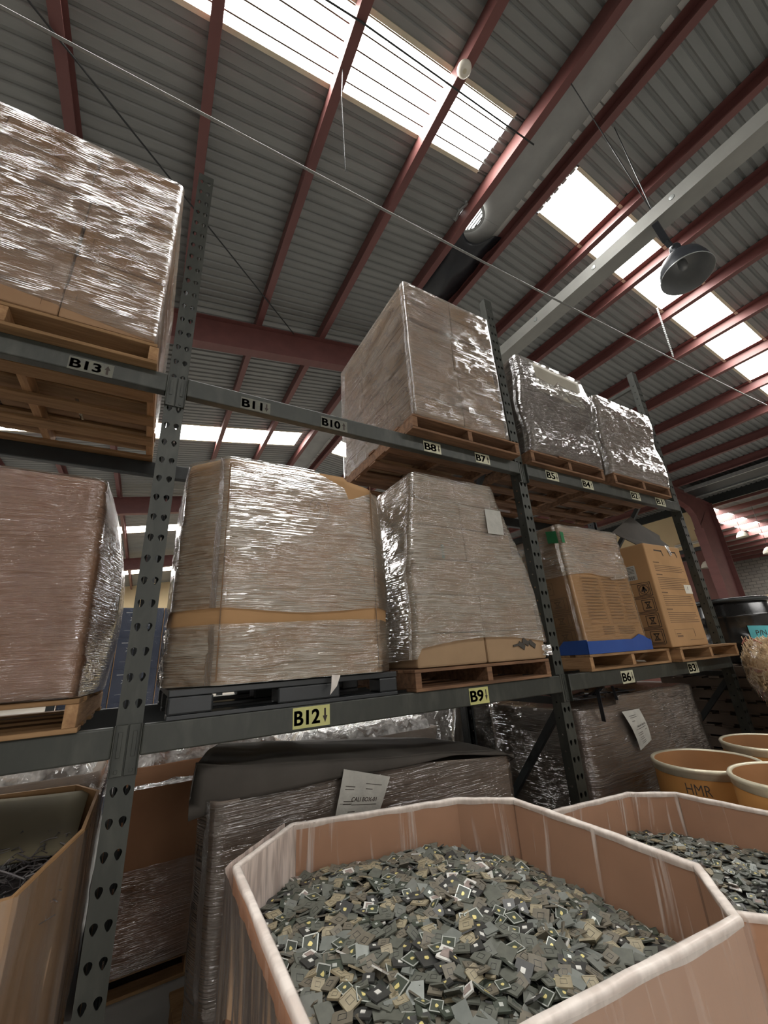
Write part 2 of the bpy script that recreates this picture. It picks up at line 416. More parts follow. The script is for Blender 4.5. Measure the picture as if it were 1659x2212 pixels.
XL0, XR1 = -8.0, 18.8
S_L, S_R = (-7.6, 3.57), (4.93, 13.9)                # the lit span of the skylights on each slope
def gaps():
    out = []; y = Y0
    for a, b in SKY: out.append((y, a)); y = b
    out.append((y, Y1)); return out
mb = MB()
for a, b in gaps(): corrugated(mb, XL0, zl(XL0) + PD, X_RL + .12, zl(X_RL + .12) + PD, a, b)
for a, b in SKY:
    corrugated(mb, XL0, zl(XL0) + PD, S_L[0], zl(S_L[0]) + PD, a, b); corrugated(mb, S_L[1], zl(S_L[1]) + PD, X_RL + .12, zl(X_RL + .12) + PD, a, b)
o = mb.build('ceiling_left', MT['roof']); tag(o, 'grey corrugated roof slope left of the ridge', 'ceiling', kind='structure')
mb = MB()
for a, b in gaps(): corrugated(mb, X_RR - .05, zr(X_RR) + PD, XR1, zr(XR1) + PD, a, b)
for a, b in SKY:
    corrugated(mb, S_R[1], zr(S_R[1]) + PD, XR1, zr(XR1) + PD, a, b); corrugated(mb, X_RR - .05, zr(X_RR) + PD, S_R[0], zr(S_R[0]) + PD, a, b)
o = mb.build('ceiling_right', MT['roof']); tag(o, 'grey corrugated roof slope right of the ridge', 'ceiling', kind='structure')

wn = 0
for a, b in SKY:
    for side in (0, 1):
        mb = MB(); xa, xb = (S_L, S_R)[side]; zf = (zl, zr)[side]
        corrugated(mb, xa, zf(xa) + PD + .012, xb, zf(xb) + PD + .012, a, b)
        wn += 1
        o = mb.build('window_%d' % wn, MT['skylight' if a < 9 else 'skylight_far'])
        tag(o, 'translucent roof skylight strip glowing with daylight', 'skylight', kind='structure')
        fb = MB()
        for yy in (a, b): fb.bar((xa, yy, zf(xa) + PD - .006), (xb, yy, zf(xb) + PD - .006), .05, .022)
        fb.build('window_flashing', MT['flash'], o)
        if side == 0:
            rb = MB(); k = math.ceil(a / .15)
            while k * .15 < b:
                rb.bar((xa, k * .15, zf(xa) + PD + .004), (xb, k * .15, zf(xb) + PD + .004), .015, .006); k += 1
            rb.build('window_rib', MT['dirt'], o)

# ridge: flat boards between the two ridge purlins, pale foam closures along the right one
mb = MB(); zr0 = zl(X_RL) + PD + .035
for y in [Y0 + 2.44 * i for i in range(21)]:
    mb.box(X_RL - .02, X_RR + .06, y, min(y + 2.44, Y1), zr0, zr0 + .02)
o = mb.build('ceiling_ridge', MT['ridge'], bevel=.004); tag(o, 'flat grey ridge boards between two red purlins', 'ceiling', kind='structure')
rb = MB(); random.seed(3)
y = -6.0
while y < 14:
    L = random.choice((.11, .13, .5, .12)); rb.box(X_RR - .17 - random.uniform(0, .02), X_RR - .055, y, y + L, zr0 - .012, zr0 - .001); y += L + random.choice((.05, .07, .02))
rb.build('ridge_closure', MT['foam'], o)

ORD = ['first', 'second', 'third', 'fourth', 'fifth', 'sixth', 'seventh', 'eighth', 'ninth', 'tenth', 'eleventh', 'twelfth']
def purlin(x, zf, label, flip=1):
    z = zf(x); t = .006; w_ = .11 * flip
    pr = [(x, z + PD), (x, z), (x + w_, z), (x + w_, z + .022), (x + w_ - t * flip, z + .022), (x + w_ - t * flip, z + t), (x + t * flip, z + t), (x + t * flip, z + PD - t), (x + w_, z + PD - t), (x + w_, z + PD)]
    o = MB().prof_y(pr if flip > 0 else pr[::-1], Y0 + .02, Y1 - .02).build('roof_purlin', MT['red_steel'])
    tag(o, label, 'purlin', 'red steel roof purlins')
for k in range(9):
    purlin(X_RL - 1.305 * k, zl, 'red steel purlin, %s from the ridge down the left roof slope' % ORD[k])
for k in range(11):
    purlin(X_RR + 1.30 * k, zr, 'red steel purlin, %s from the ridge down the right roof slope' % ORD[k], -1)

def ibeam_web(mb, pts_top, pts_bot, y, t=.012, fw=.2):
    """tapered I section in the xz plane: web plate with flanges along its top and bottom edges"""
    n = len(pts_top)
    vs = []
    for yy in (y - t / 2, y + t / 2):
        vs += [(x, yy, z) for x, z in pts_top] + [(x, yy, z) for x, z in pts_bot]
    fs = []
    for i in range(n - 1):
        fs.append((i, i + 1, n + i + 1, n + i)); fs.append((2 * n + n + i, 2 * n + n + i + 1, 2 * n + i + 1, 2 * n + i))
    mb.add(vs, fs)
    for pts in (pts_top, pts_bot):
        for (xa, za), (xb, zb) in zip(pts, pts[1:]): mb.bar((xa, y, za), (xb, y, zb), fw, .016, up=(0, 0, 1) if abs(xb - xa) > abs(zb - za) else (1, 0, 0))
FR_LBL = ['over the near aisle', 'crossing behind the tall centre carton stack', 'second behind the racks, seen between the wrapped loads', 'farthest, near the cream end wall']
for y, lb in zip(FRAME_Y, FR_LBL):
    root = empty('roof_frame', (0, y, 0), label='red steel portal roof frame ' + lb, cat='roof frame', group='red portal roof frames')
    mb = MB(); xs = [-7.9, -6.6, 0, 4.0]
    ibeam_web(mb, [(x, zl(x) - .012) for x in xs], [(-7.9, zl(-7.9) - 1.0), (-6.6, zl(-6.6) - .62), (0, zl(0) - .62), (4.0, zl(4.0) - .62)], 0)
    mb.build('left_rafter', MT['red_steel'], root)
    mb = MB(); xs = [4.0, 14.2, 15.6, 16.3, 16.9, 17.2, 18.75]
    zt = [zl(4.0) - .012] + [zr(x) - .012 for x in xs[1:]]
    ibeam_web(mb, list(zip(xs, zt)), [(4.0, zl(4.0) - .62), (14.2, zr(14.2) - .55), (15.6, 6.50), (16.3, 6.36), (16.9, 6.18), (17.2, 5.90), (17.28, 5.35)], 0)
    mb.build('right_rafter', MT['red_steel'], root)
    mb = MB()
    ibeam_web(mb, [(17.27, 5.4), (17.42, 3.0), (17.55, 0.0)], [(18.75, zr(18.75) - .01), (18.75, 3.0), (18.75, 0.0)], 0, fw=.3)
    mb.build('column', MT['red_steel'], root)
    mb = MB(); ibeam_web(mb, [(-7.9, zl(-7.9) - .9), (-7.9, 0)], [(-7.4, zl(-7.4) - .8), (-7.5, 0)], 0, fw=.25)
    mb.build('column', MT['red_steel'], root)

# cream and maroon partition between the columns, eave gutter, the next bay beyond
o = MB().box(18.9, 19.0, 4.6, Y1, 5.0, zr(18.8) + PD).build('wall_partition', MT['cream']); tag(o, 'cream upper partition wall left of the red column', 'wall', kind='structure')
o = MB().box(18.9, 19.02, 4.6, Y1, 0, 5.0).build('wall_partition_lower', MT['maroon']); tag(o, 'dark maroon lower partition wall left of the red column', 'wall', kind='structure')
o = MB().bar((18.88, 4.6, 4.97), (18.88, Y1, 4.97), .05, .16).build('trim_1', MT['steel_dark']); tag(o, 'dark rail along the bottom of the cream wall', 'trim', kind='structure')
def z2(x): return 6.85 - .03 * (x - 18.8)
mb = MB()
for xg in (16.72, 17.52): mb.prof_y([(xg, zr(xg) + .0), (xg, zr(xg) - .13), (xg + .05, zr(xg) - .13), (xg + .05, zr(xg))], Y0, 4.3)
o = mb.build('trim_2', MT['galv']); tag(o, 'pair of galvanised gutter edges along the low edge of the roof', 'gutter', kind='structure')
MB().prof_y([(16.77, zr(16.77) - .02), (16.77, zr(16.77) - .09), (17.52, zr(17.52) - .09), (17.52, zr(17.52) - .02)], Y0, 4.3).build('gutter_trough', MT['steel_dark'], o)
o = MB().box(18.79, 18.88, Y0, Y1, zr(XR1) - .05, zr(XR1) + PD + .05).build('trim_3', MT['steel_dark']); tag(o, 'dark closure where the two roofs meet', 'trim', kind='structure')
mb = MB(); s2 = (4.9, 5.8); s3 = (-4.4, -3.5)
for a, b in ((Y0, s3[0]), (s3[1], s2[0]), (s2[1], Y1)): corrugated(mb, 18.85, z2(18.85), 34, z2(34), a, b, .2)
for q in (s2, s3): corrugated(mb, 18.85, z2(18.85), 20, z2(20), q[0], q[1], .2); corrugated(mb, 33, z2(33), 34, z2(34), q[0], q[1], .2)
o = mb.build('ceiling_far', MT['roof']); tag(o, 'corrugated roof of the bay beyond the red column', 'ceiling', kind='structure')
for q in (s2, s3):
    mb = MB(); corrugated(mb, 20, z2(20) + .02, 33, z2(33) + .02, q[0], q[1], .2); wn += 1
    o = mb.build('window_%d' % wn, MT['skylight_far']); tag(o, 'skylight strip in the far bay roof', 'skylight', kind='structure')
for k in range(11):
    x = 19.6 + 1.38 * k; z = z2(x)
    o = MB().prof_y([(x, z - .01), (x, z - .22), (x + .08, z - .22), (x + .08, z - .2), (x + .012, z - .2), (x + .012, z - .01)], Y0 + .05, Y1 - .05).build('roof_purlin', MT['red_steel'])
    tag(o, 'dark purlin, %s beyond the red column in the far bay' % ORD[k], 'purlin', 'purlins of the far bay')

# roof vent over the ridge with a black sheet hanging below it
vx, vy = 3.93, 1.16
vent = empty('roof_vent', (vx, vy, zr0 - .02), label='round louvred roof vent showing daylight between the ridge purlins', cat='vent')
mb = MB(); mb.lathe([(.25, .0), (.205, -.01), (.20, -.05), (.22, -.06), (.25, -.05)], n=36); mb.build('collar', MT['galv'], vent, smooth=True)
mb = MB(); mb.lathe([(.0, -.018), (.20, -.018)], n=36); mb.build('glow_disc', MT['skylight'], vent)
mb = MB()
for k in range(-4, 5):
    h = math.sqrt(max(.0, .20 ** 2 - (k * .045) ** 2)); mb.bar((k * .045, -h, -.035), (k * .045, h, -.035), .018, .02)
mb.build('louvre', MT['steel_dark'], vent)
mb = MB(); nx, ny = 26, 40; vs = []
for j in range(ny + 1):
    for i in range(nx + 1):
        u, v = i / nx, j / ny; x = X_RL + .03 + u * (X_RR - X_RL - .06); y = 1.18 + .28 * math.sin(PI * min(1, max(0, (u - .0) / .8))) * (1 if u < .8 else 0) + v * 1.75
        z = zr0 - .03 - .20 * math.sin(PI * u) * math.sin(PI * min(1, v * 1.05)) ** .7 - .12 * (1 - v) * math.sin(PI * u) + .05 * mnoise.noise((x * 3, y * 2.2, 0))
        vs.append((x, y, min(z, zr0 - .03)))
mb.add(vs, [(j * (nx + 1) + i, j * (nx + 1) + i + 1, (j + 1) * (nx + 1) + i + 1, (j + 1) * (nx + 1) + i) for j in range(ny) for i in range(nx)])
o = mb.build('hanging_sheet', MT['black_sheet'], smooth=True); o.modifiers.new('thick', 'SOLIDIFY').thickness = .004
tag(o, 'black plastic sheet sagging below the round roof vent', 'plastic sheet')

# pale grey channel hanging under the right slope, with bolts and its hanger wires
ch = empty('steel_channel', (4.85, 0, 6.5), label='long pale grey hanging channel under the right roof slope', cat='channel')
mb = MB(); mb.prof_y([(0, .19), (0, 0), (.24, 0), (.24, .19), (.232, .19), (.232, .008), (.008, .008), (.008, .19)], -5.5, 4.3); mb.build('channel_body', MT['channel'], ch)
for i in range(10):
    b = MB(); b.lathe([(0, -.006), (.03, -.004), (.034, 0)], n=14)
    bo = b.build('knockout', MT['galv'], ch); bo.rotation_euler = (0, -PI / 2, 0); bo.location = (-.002, -5.1 + i * 1.02, .10); bo.rotation_euler = (0, PI / 2, 0)
for (xa, ya) in ((4.79, -.8), (3.85, -.81)):
    o = MB().tube([(xa, ya, 8.31), (4.9 if xa > 4 else 4.86, -.8, 6.69)], .006, 6).build('hanger_wire', MT['steel_dark'])
    tag(o, 'thin hanger wire from the %s ridge purlin down to the grey channel' % ('right' if xa > 4 else 'left'), 'wire')

# high bay lamp on a dark bracket
lamp = empty('high_bay_lamp', (5.16, -.80, 5.9), label='dark bell shaped high bay lamp, unlit, hanging below the bright skylights', cat='lamp')
bell = Matrix.Translation((0, 0, .16)) @ Matrix.Rotation(math.radians(-9), 4, Vector((.33, -.94, 0))) @ Matrix.Translation((0, 0, -.16))
def lamp_part(nm, prof, mat, n=48):
    o = MB().lathe(prof, n=n); o.v = [tuple(bell @ Vector(q)) for q in o.v]; return o.build(nm, MT[mat], lamp, smooth=True)
lamp_part('shade', [(.265, -.19), (.262, -.16), (.25, -.07), (.22, .04), (.16, .12), (.09, .165), (.055, .18), (0, .18)], 'lamp_dark')
lamp_part('reflector', [(.262, -.19), (.246, -.07), (.216, .035), (.155, .112), (.085, .155), (0, .16)], 'lamp_in')
lamp_part('rim', [(.268, -.198), (.272, -.19), (.268, -.182), (.262, -.19), (.268, -.198)], 'galv')
lamp_part('ballast_housing', [(0, .36), (.055, .36), (.062, .34), (.062, .2), (.05, .17)], 'lamp_dark', 24)
lamp_part('bulb', [(0, .08), (.045, .05), (.05, -.03), (.03, -.085), (0, -.095)], 'lamp_in', 20)
mb = MB(); mb.bar((-.30, .015, .575), (-.10, .03, .40), .07, .05); mb.bar((-.10, .03, .40), (-.06, .02, .33), .05, .05); mb.build('bracket', MT['lamp_dark'], lamp)

# long conduit below the roof, held by a chain
pa, pb = Vector((-1.85, .5, 6.10)), Vector((12.6, .5, 6.85)); pts = []
for i in range(41):
    t = i / 40; p = pa.lerp(pb, t); p.z -= .10 * math.sin(PI * t) - .05; pts.append(p)
o = MB().tube(pts, .013, 8).build('conduit', MT['conduit'], smooth=True); tag(o, 'long thin conduit pipe crossing high above the racks', 'conduit')
mb = MB()
ca, cb2 = Vector((8.33, .55, 8.05)), Vector((8.06, .5, 6.66))
nl = 46
for i in range(nl):
    p = ca.lerp(cb2, i / nl); q = ca.lerp(cb2, (i + 1.25) / nl); d = (q - p)
    a = Vector((.012, 0, 0)) if i % 2 else Vector((0, .012, 0))
    mb.tube([p - a, p + a, q + a, q - a], .0035, 5, closed=True)
o = mb.build('hanging_chain', MT['galv']); tag(o, 'short hanging chain holding the conduit pipe under the right roof slope', 'chain')
o = MB().tube([(1.173, .27, 7.876), (1.12, .22, 7.2), (1.22, .40, 6.35)], .004, 6).build('hanger_wire', MT['steel_dark']); tag(o, 'thin wire dropping from the purlin to the conduit beside the big skylight', 'wire')
dt = empty('smoke_detector', (2.47, -.33, zl(2.47) - .005), label='small round cream disc fixed under the purlin at the big skylight', cat='detector')
MB().lathe([(0, -.055), (.05, -.055), (.078, -.04), (.085, -.012), (.085, 0), (0, 0)], n=32).build('cover', MT['white_plastic'], dt, smooth=True)
MB().lathe([(0, -.064), (.02, -.062), (.024, -.055)], n=16).build('sensor', MT['flash'], dt, smooth=True)
for a, b, lb in (((-2.2, .42, 7.28), (1.9, 4.36, 7.96), 'dark diagonal bracing rod below the roof behind the top left load'),):
    o = MB().tube([a, b], .011, 8).build('bracing_rod', MT['steel_dark']); tag(o, lb, 'bracing rod')

# pendant lamps in the far bay and a strip light on the cream wall
def pendant(x, y, z, ztop, label):
    r = empty('pendant_lamp', (x, y, z), label=label, cat='lamp', group='small pendant lamps in the far bay')
    MB().lathe([(.22, -.1), (.2, .0), (.12, .12), (.04, .16), (0, .16)], n=24).build('shade', MT['white_plastic'], r, smooth=True)
    MB().tube([(0, 0, .16), (0, 0, ztop - z)], .008, 6).build('cord', MT['steel_dark'], r)
pendant(18.3, 4.95, 4.2, zr(18.3) + PD - .01, 'small pale pendant lamp in front of the maroon wall')
pendant(22.0, 4.75, 5.7, z2(22.0) - .005, 'small pale pendant lamp right of the red column near the far skylights')
pendant(21.5, 3.95, 4.75, z2(21.5) - .005, 'small pale pendant lamp right of the red column, lower of the two')
st = empty('strip_light', (18.84, 5.3, 5.20), label='white strip light on the bottom edge of the cream wall', cat='strip light')
MB().box(-.06, .04, -.75, .75, -.02, .1).build('housing', MT['white_plastic'], st, bevel=.01)
MB().tube([(-.08, -.7, .03), (-.08, .7, .03)], .018, 10).build('tube', MT['paper'], st, smooth=True)

o = MB().tube([(-1.5, -.06, 7.40), (1.2, -.155, 7.86), (3.9, -.155, 8.24)], .010, 8).build('cable', MT['steel_dark']); tag(o, 'dark cable running along the upper edge of the big skylight', 'cable')

# ================================================================== the pallet rack
BAY = 2.5; ZL, ZU = 1.462, 3.06                       # tops of the lower and upper beams
PITCH = .096
def teardrop(cx, cz, n=20):
    """keyhole: wide round head, narrow foot"""
    out = []
    for k in range(n):
        a = 2 * PI * k / n; x = .0122 * math.cos(a); z = .0130 * math.sin(a)
        if z < 0: x *= 1 - .42 * (-z / .0130); z *= 1.6
        out.append((cx + x, cz + z))
    return out
def plate_with_holes(cols, z0, z1, zs, hole, th):
    """drilled flat plate in the local xz plane: one cell per hole, cols = [(xa, xb, hole x)], zs = hole heights"""
    vs = []; fs = []
    def quad(xa, xb, za, zb):
        n = len(vs); vs.extend([(xa, 0, za), (xb, 0, za), (xb, 0, zb), (xa, 0, zb)]); fs.append((n, n + 1, n + 2, n + 3))
    for xa, xb, hx in cols:
        h = PITCH / 2 * .8
        prev = z0
        for z in zs:
            if z - h > prev: quad(xa, xb, prev, z - h)
            ring = hole(hx, z); n = len(vs); m_ = len(ring)
            for (px_, pz_) in ring:
                dx, dz = px_ - hx, pz_ - z; k = 1e9
                if dx > 1e-9: k = min(k, (xb - hx) / dx)
                if dx < -1e-9: k = min(k, (xa - hx) / dx)
                if dz > 1e-9: k = min(k, h / dz)
                if dz < -1e-9: k = min(k, -h / dz)
                vs.append((px_, 0, pz_)); vs.append((hx + dx * k, 0, z + dz * k))
            corners = {}
            for i, (cx_, cz_) in enumerate(((xb, z + h), (xa, z + h), (xa, z - h), (xb, z - h))):
                corners[i] = len(vs); vs.append((cx_, 0, cz_))
            for i in range(m_):
                j = (i + 1) % m_; a, b = n + 2 * i, n + 2 * j
                fs.append((a, a + 1, b + 1, b))
                A, B = vs[a + 1], vs[b + 1]
                for c in corners.values():
                    q = vs[c]
                    onA = abs(A[0] - q[0]) < 1e-7 or abs(A[2] - q[2]) < 1e-7; onB = abs(B[0] - q[0]) < 1e-7 or abs(B[2] - q[2]) < 1e-7
                    same = abs(A[0] - B[0]) < 1e-7 and abs(A[0] - q[0]) < 1e-7 or abs(A[2] - B[2]) < 1e-7 and abs(A[2] - q[2]) < 1e-7
                    if onA and onB and not same: fs.append((a + 1, c, b + 1))
            prev = z + h
        if z1 > prev: quad(xa, xb, prev, z1)
    # thickness: hole walls
    return vs, fs
_post = {}
def post_mesh(H):
    if H in _post: return _post[H]
    zs = []; z = .10
    while z < H - .05: zs.append(z); z += PITCH
    front = plate_with_holes([(-.044, 0, -.0205), (0, .044, .0205)], 0, H, zs, teardrop, .003)
    side = plate_with_holes([(-.035, .035, 0)], 0, H, [q + .043 for q in zs[:-1]], lambda x, z: [(x + .006 * math.cos(2 * PI * k / 12), z + .006 * math.sin(2 * PI * k / 12)) for k in range(12)], .003)
    mb = MB(); mb.add(*front); mb.add([(x, y + .0035, z) for x, y, z in front[0]], front[1])
    for sx in (-.0435, .0435): mb.add([(sx, .036 + x, z) for x, y, z in side[0]], side[1])
    for sx in (-1, 1): mb.box(sx * .0435 - (0 if sx < 0 else .018), sx * .0435 + (.018 if sx < 0 else 0), .069, .072, 0, H)
    _post[H] = mb; return mb
def upright_frame(x, H, label, mat='steel', y=0, rear=None):
    r = empty('upright_frame', (x, y, 0), label=label, cat='rack upright', group='pallet rack upright frames')
    src = post_mesh(H)
    a = MB(); a.add(src.v, src.f); a.build('front_post', MT[mat], r)
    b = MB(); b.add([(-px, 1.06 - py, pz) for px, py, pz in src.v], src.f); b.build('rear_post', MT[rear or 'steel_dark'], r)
    zs = [.16, 1.30, 2.45, 3.60, H - .18]
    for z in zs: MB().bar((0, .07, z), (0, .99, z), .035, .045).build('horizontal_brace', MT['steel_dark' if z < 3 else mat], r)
    for i, (za, zb) in enumerate(zip(zs, zs[1:])):
        p, q = ((.07, zb - .06), (.99, za + .06)) if i % 2 == 0 else ((.07, za + .06), (.99, zb - .06))
        MB().bar((0, p[0], p[1]), (0, q[0], q[1]), .035, .045).build('diagonal_brace', MT['steel_dark'], r)
    for yy in (.035, 1.025): MB().box(-.07, .07, yy - .07, yy + .07, 0, .006).build('foot_plate', MT['steel_dark'], r)
    return r
upright_frame(-BAY, 4.68, 'grey rack upright frame at the left end, outside the left bay')
upright_frame(0, 4.68, 'grey rack upright frame on the left, nearest, between the left and centre bays')
upright_frame(BAY, 4.834, 'grey rack upright frame in the middle between the centre and right bays')
upright_frame(2 * BAY, 4.848, 'grey rack upright frame at the right end beside the black drum')

def beam(x0, x1, ztop, y, label, tags=(), mat='steel', h=.104, front=True):
    r = empty('rack_beam', ((x0 + x1) / 2, y, ztop), label=label, cat='rack beam', group='pallet rack beams')
    L = (x1 - x0) / 2; s = -1 if front else 1
    mb = MB()
    ya, yb = (-.03, .02) if front else (-.02, .03)
    yf = -.03 if front else .03
    mb.box(-L + .046, L - .046, min(ya, yb), max(ya, yb), -h, -.03 if False else 0)
    mb.build('beam_rail', MT[mat], r, bevel=.006)
    for sx in (-1, 1):
        c = MB(); xa, xb = sorted((sx * (L - .002), sx * (L - .046)))
        yy = sorted((s * .0035, s * .008))
        c.box(xa, xb, yy[0], yy[1], -h - .062, .004)
        xm = sx * (L - .046); c.box(min(xm, xm + sx * .005), max(xm, xm + sx * .005), min(yf, 0), max(yf, 0), -h - .062, .004)
        co = c.build('end_connector', MT[mat], r, bevel=.0015, seg=1)
        k = MB()
        xc = sx * (L - .024)
        k.box(xc - .007, xc + .007, min(s * .008, s * .0115), max(s * .008, s * .0115), -.105, -.02); k.box(xc - .006, xc + .006, min(s * .008, s * .0105), max(s * .008, s * .0105), -h - .052, -h - .040)
        k.build('locking_rib', MT[mat], co, bevel=.003)
    for t_ in tags:
        s_, xa, xb, zc, arrow, mname, hh = t_
        xo = (x0 + x1) / 2
        lp = MB(); lp.box(xa - xo, xb - xo, -.0325, -.0302, zc - ztop - hh / 2, zc - ztop + hh / 2)
        lo = lp.build('location_label', MT[mname], r)
        W = xb - xa; c0 = (xa + xb) / 2 - xo
        Mf = lambda u, v: (u, -.0331, v)
        lm = MB(); tw = W * .68
        for sh in (-.0013, 0, .0013): letters(lm, s_, c0 + sh - W * .12, zc - ztop, hh * .70, tw, Mf, 0, .022)
        ax = c0 + W * .365; az = zc - ztop; hw = W * .026; d_ = -1 if arrow == 'd' else 1
        lm.add([Mf(*p) for p in ((ax - hw, az - d_ * hh * .34), (ax + hw, az - d_ * hh * .34), (ax + hw, az + d_ * hh * .02), (ax - hw, az + d_ * hh * .02))], [(0, 1, 2, 3)])
        lm.add([Mf(*p) for p in ((ax - hw * 2.6, az + d_ * hh * .02), (ax + hw * 2.6, az + d_ * hh * .02), (ax, az + d_ * hh * .36))], [(0, 1, 2)])
        lm.build('lettering', MT['ink'], lo)
    return r
beam(-BAY, 0, ZL, 0, 'grey lower front beam of the left bay under the brown wrapped load')
beam(0, BAY, ZL, 0, 'grey lower front beam of the centre bay with labels B12 and B9',
     [('B12', .628, .805, 1.413, 'd', 'label_yellow', .086), ('B9', 1.657, 1.802, 1.406, 'd', 'label_yellow', .086)])
beam(BAY, 2 * BAY, ZL, 0, 'grey lower front beam of the right bay with labels B6 and B3',
     [('B6', 3.138, 3.296, 1.398, 'd', 'label_cream', .088), ('B3', 4.128, 4.294, 1.40, 'd', 'label_cream', .088)])
beam(-BAY, 0, ZU, 0, 'grey upper front beam of the left bay with label B13',
     [('B13', -.44, -.269, 2.99, 'u', 'label_worn', .07)])
beam(0, BAY, ZU, 0, 'grey upper front beam of the centre bay with labels B11, B10, B8 and B7',
     [('B11', .31, .47, 2.995, 'd', 'label_worn', .072), ('B10', .771, .943, 2.996, 'u', 'label_worn', .075), ('B8', 1.52, 1.667, 2.999, 'd', 'label_cream', .08), ('B7', 1.99, 2.133, 3.008, 'u', 'label_cream', .08)])
beam(BAY, 2 * BAY, ZU, 0, 'grey upper front beam of the right bay with labels B5, B4, B2 and B1',
     [('B5', 2.772, 2.926, 3.006, 'd', 'label_cream', .085), ('B4', 3.253, 3.407, 3.006, 'u', 'label_cream', .085), ('B2', 4.019, 4.176, 3.008, 'd', 'label_cream', .085), ('B1', 4.476, 4.652, 3.008, 'u', 'label_cream', .085)])
for i, nm in enumerate(('left', 'centre', 'right')):
    for z, lv in ((ZL, 'lower'), (ZU, 'upper')):
        beam((i - 1) * BAY, i * BAY, z, 1.06, 'dark %s rear beam of the %s bay at the back of the rack' % (lv, nm), mat='steel_dark', front=False)  # rear beams stand in shadow; that shade is put into the darker colour

# ------------------------------------------------------------------ pallets
def pallet(x0, x1, y0, y1, z, label, mat='wood', h=.112, gap=None):
    r = empty('wooden_pallet', ((x0 + x1) / 2, (y0 + y1) / 2, z), label=label, cat='pallet', group='wooden pallets')
    L = (x1 - x0) / 2; D = (y1 - y0) / 2; t = .017
    for i, x in enumerate((-L + .02, 0, L - .02)):
        b = MB(); b.box(x - .02, x + .02, -D + .004, D - .004, t, h - t); b.build('stringer', MT['wood_x' if mat == 'wood' else mat], r, bevel=.002, seg=1)
    n = 7; wd = .095; rs = random.Random(label)
    for i in range(n):
        yc = -D + wd / 2 + i * (2 * D - wd) / (n - 1); j = rs.uniform(-.008, .008)
        ww = wd * (1.25 if i in (0, n - 1) else 1) ; yc += .012 if i == 0 else (-.012 if i == n - 1 else rs.uniform(-.012, .012))
        b = MB(); b.box(-L + j, L + j, yc - ww / 2, yc + ww / 2, h - t, h + rs.uniform(-.001, .001)); b.build('deck_board', MT[mat], r, bevel=.002, seg=1)
    for i in range(5):
        yc = -D + .055 + i * (2 * D - .11) / 4 ; j = rs.uniform(-.008, .008)
        b = MB(); b.box(-L + j, L + j, yc - .05, yc + .05, 0, t); b.build('bottom_board', MT[mat], r, bevel=.002, seg=1)
    return r

MT['teal'] = surf('faint_teal_tape', (.16, .26, .20), (.14, .22, .17), .6)
MT['bale_dark'] = surf('dark_brown_bale', (.17, .135, .11), (.11, .085, .07), .6, scale=5)
MT['sheet'] = surf('pale_grey_sheet', (.40, .37, .30), (.34, .315, .255), .7, scale=5)

# ================================================================== wrapped loads
def rect(x0, x1, y0, y1): return [(x0, y0), (x1, y0), (x1, y1), (x0, y1)]
def round_poly(poly, r, step=.03):
    """rounded closed outline, resampled; returns points and running length"""
    n = len(poly); out = []
    for i in range(n):
        p = Vector(poly[i]); a = Vector(poly[i - 1]); b = Vector(poly[(i + 1) % n])
        da = (a - p); db = (b - p); ra = min(r, da.length * .45, db.length * .45)
        s = p + da.normalized() * ra; e = p + db.normalized() * ra
        for k in range(5):
            t = k / 4; out.append(s * (1 - t) ** 2 + p * 2 * t * (1 - t) + e * t * t)
    res = []; m_ = len(out)
    for i in range(m_):
        a, b = out[i], out[(i + 1) % m_]; d = (b - a).length; k = max(1, int(d / step))
        for j in range(k): res.append(a.lerp(b, j / k))
    run = [0.0]
    for i in range(1, len(res)): run.append(run[-1] + (res[i] - res[i - 1]).length)
    return res, run
def blend(p0, p1, t): return [(a[0] * (1 - t) + b[0] * t, a[1] * (1 - t) + b[1] * t) for a, b in zip(p0, p1)]

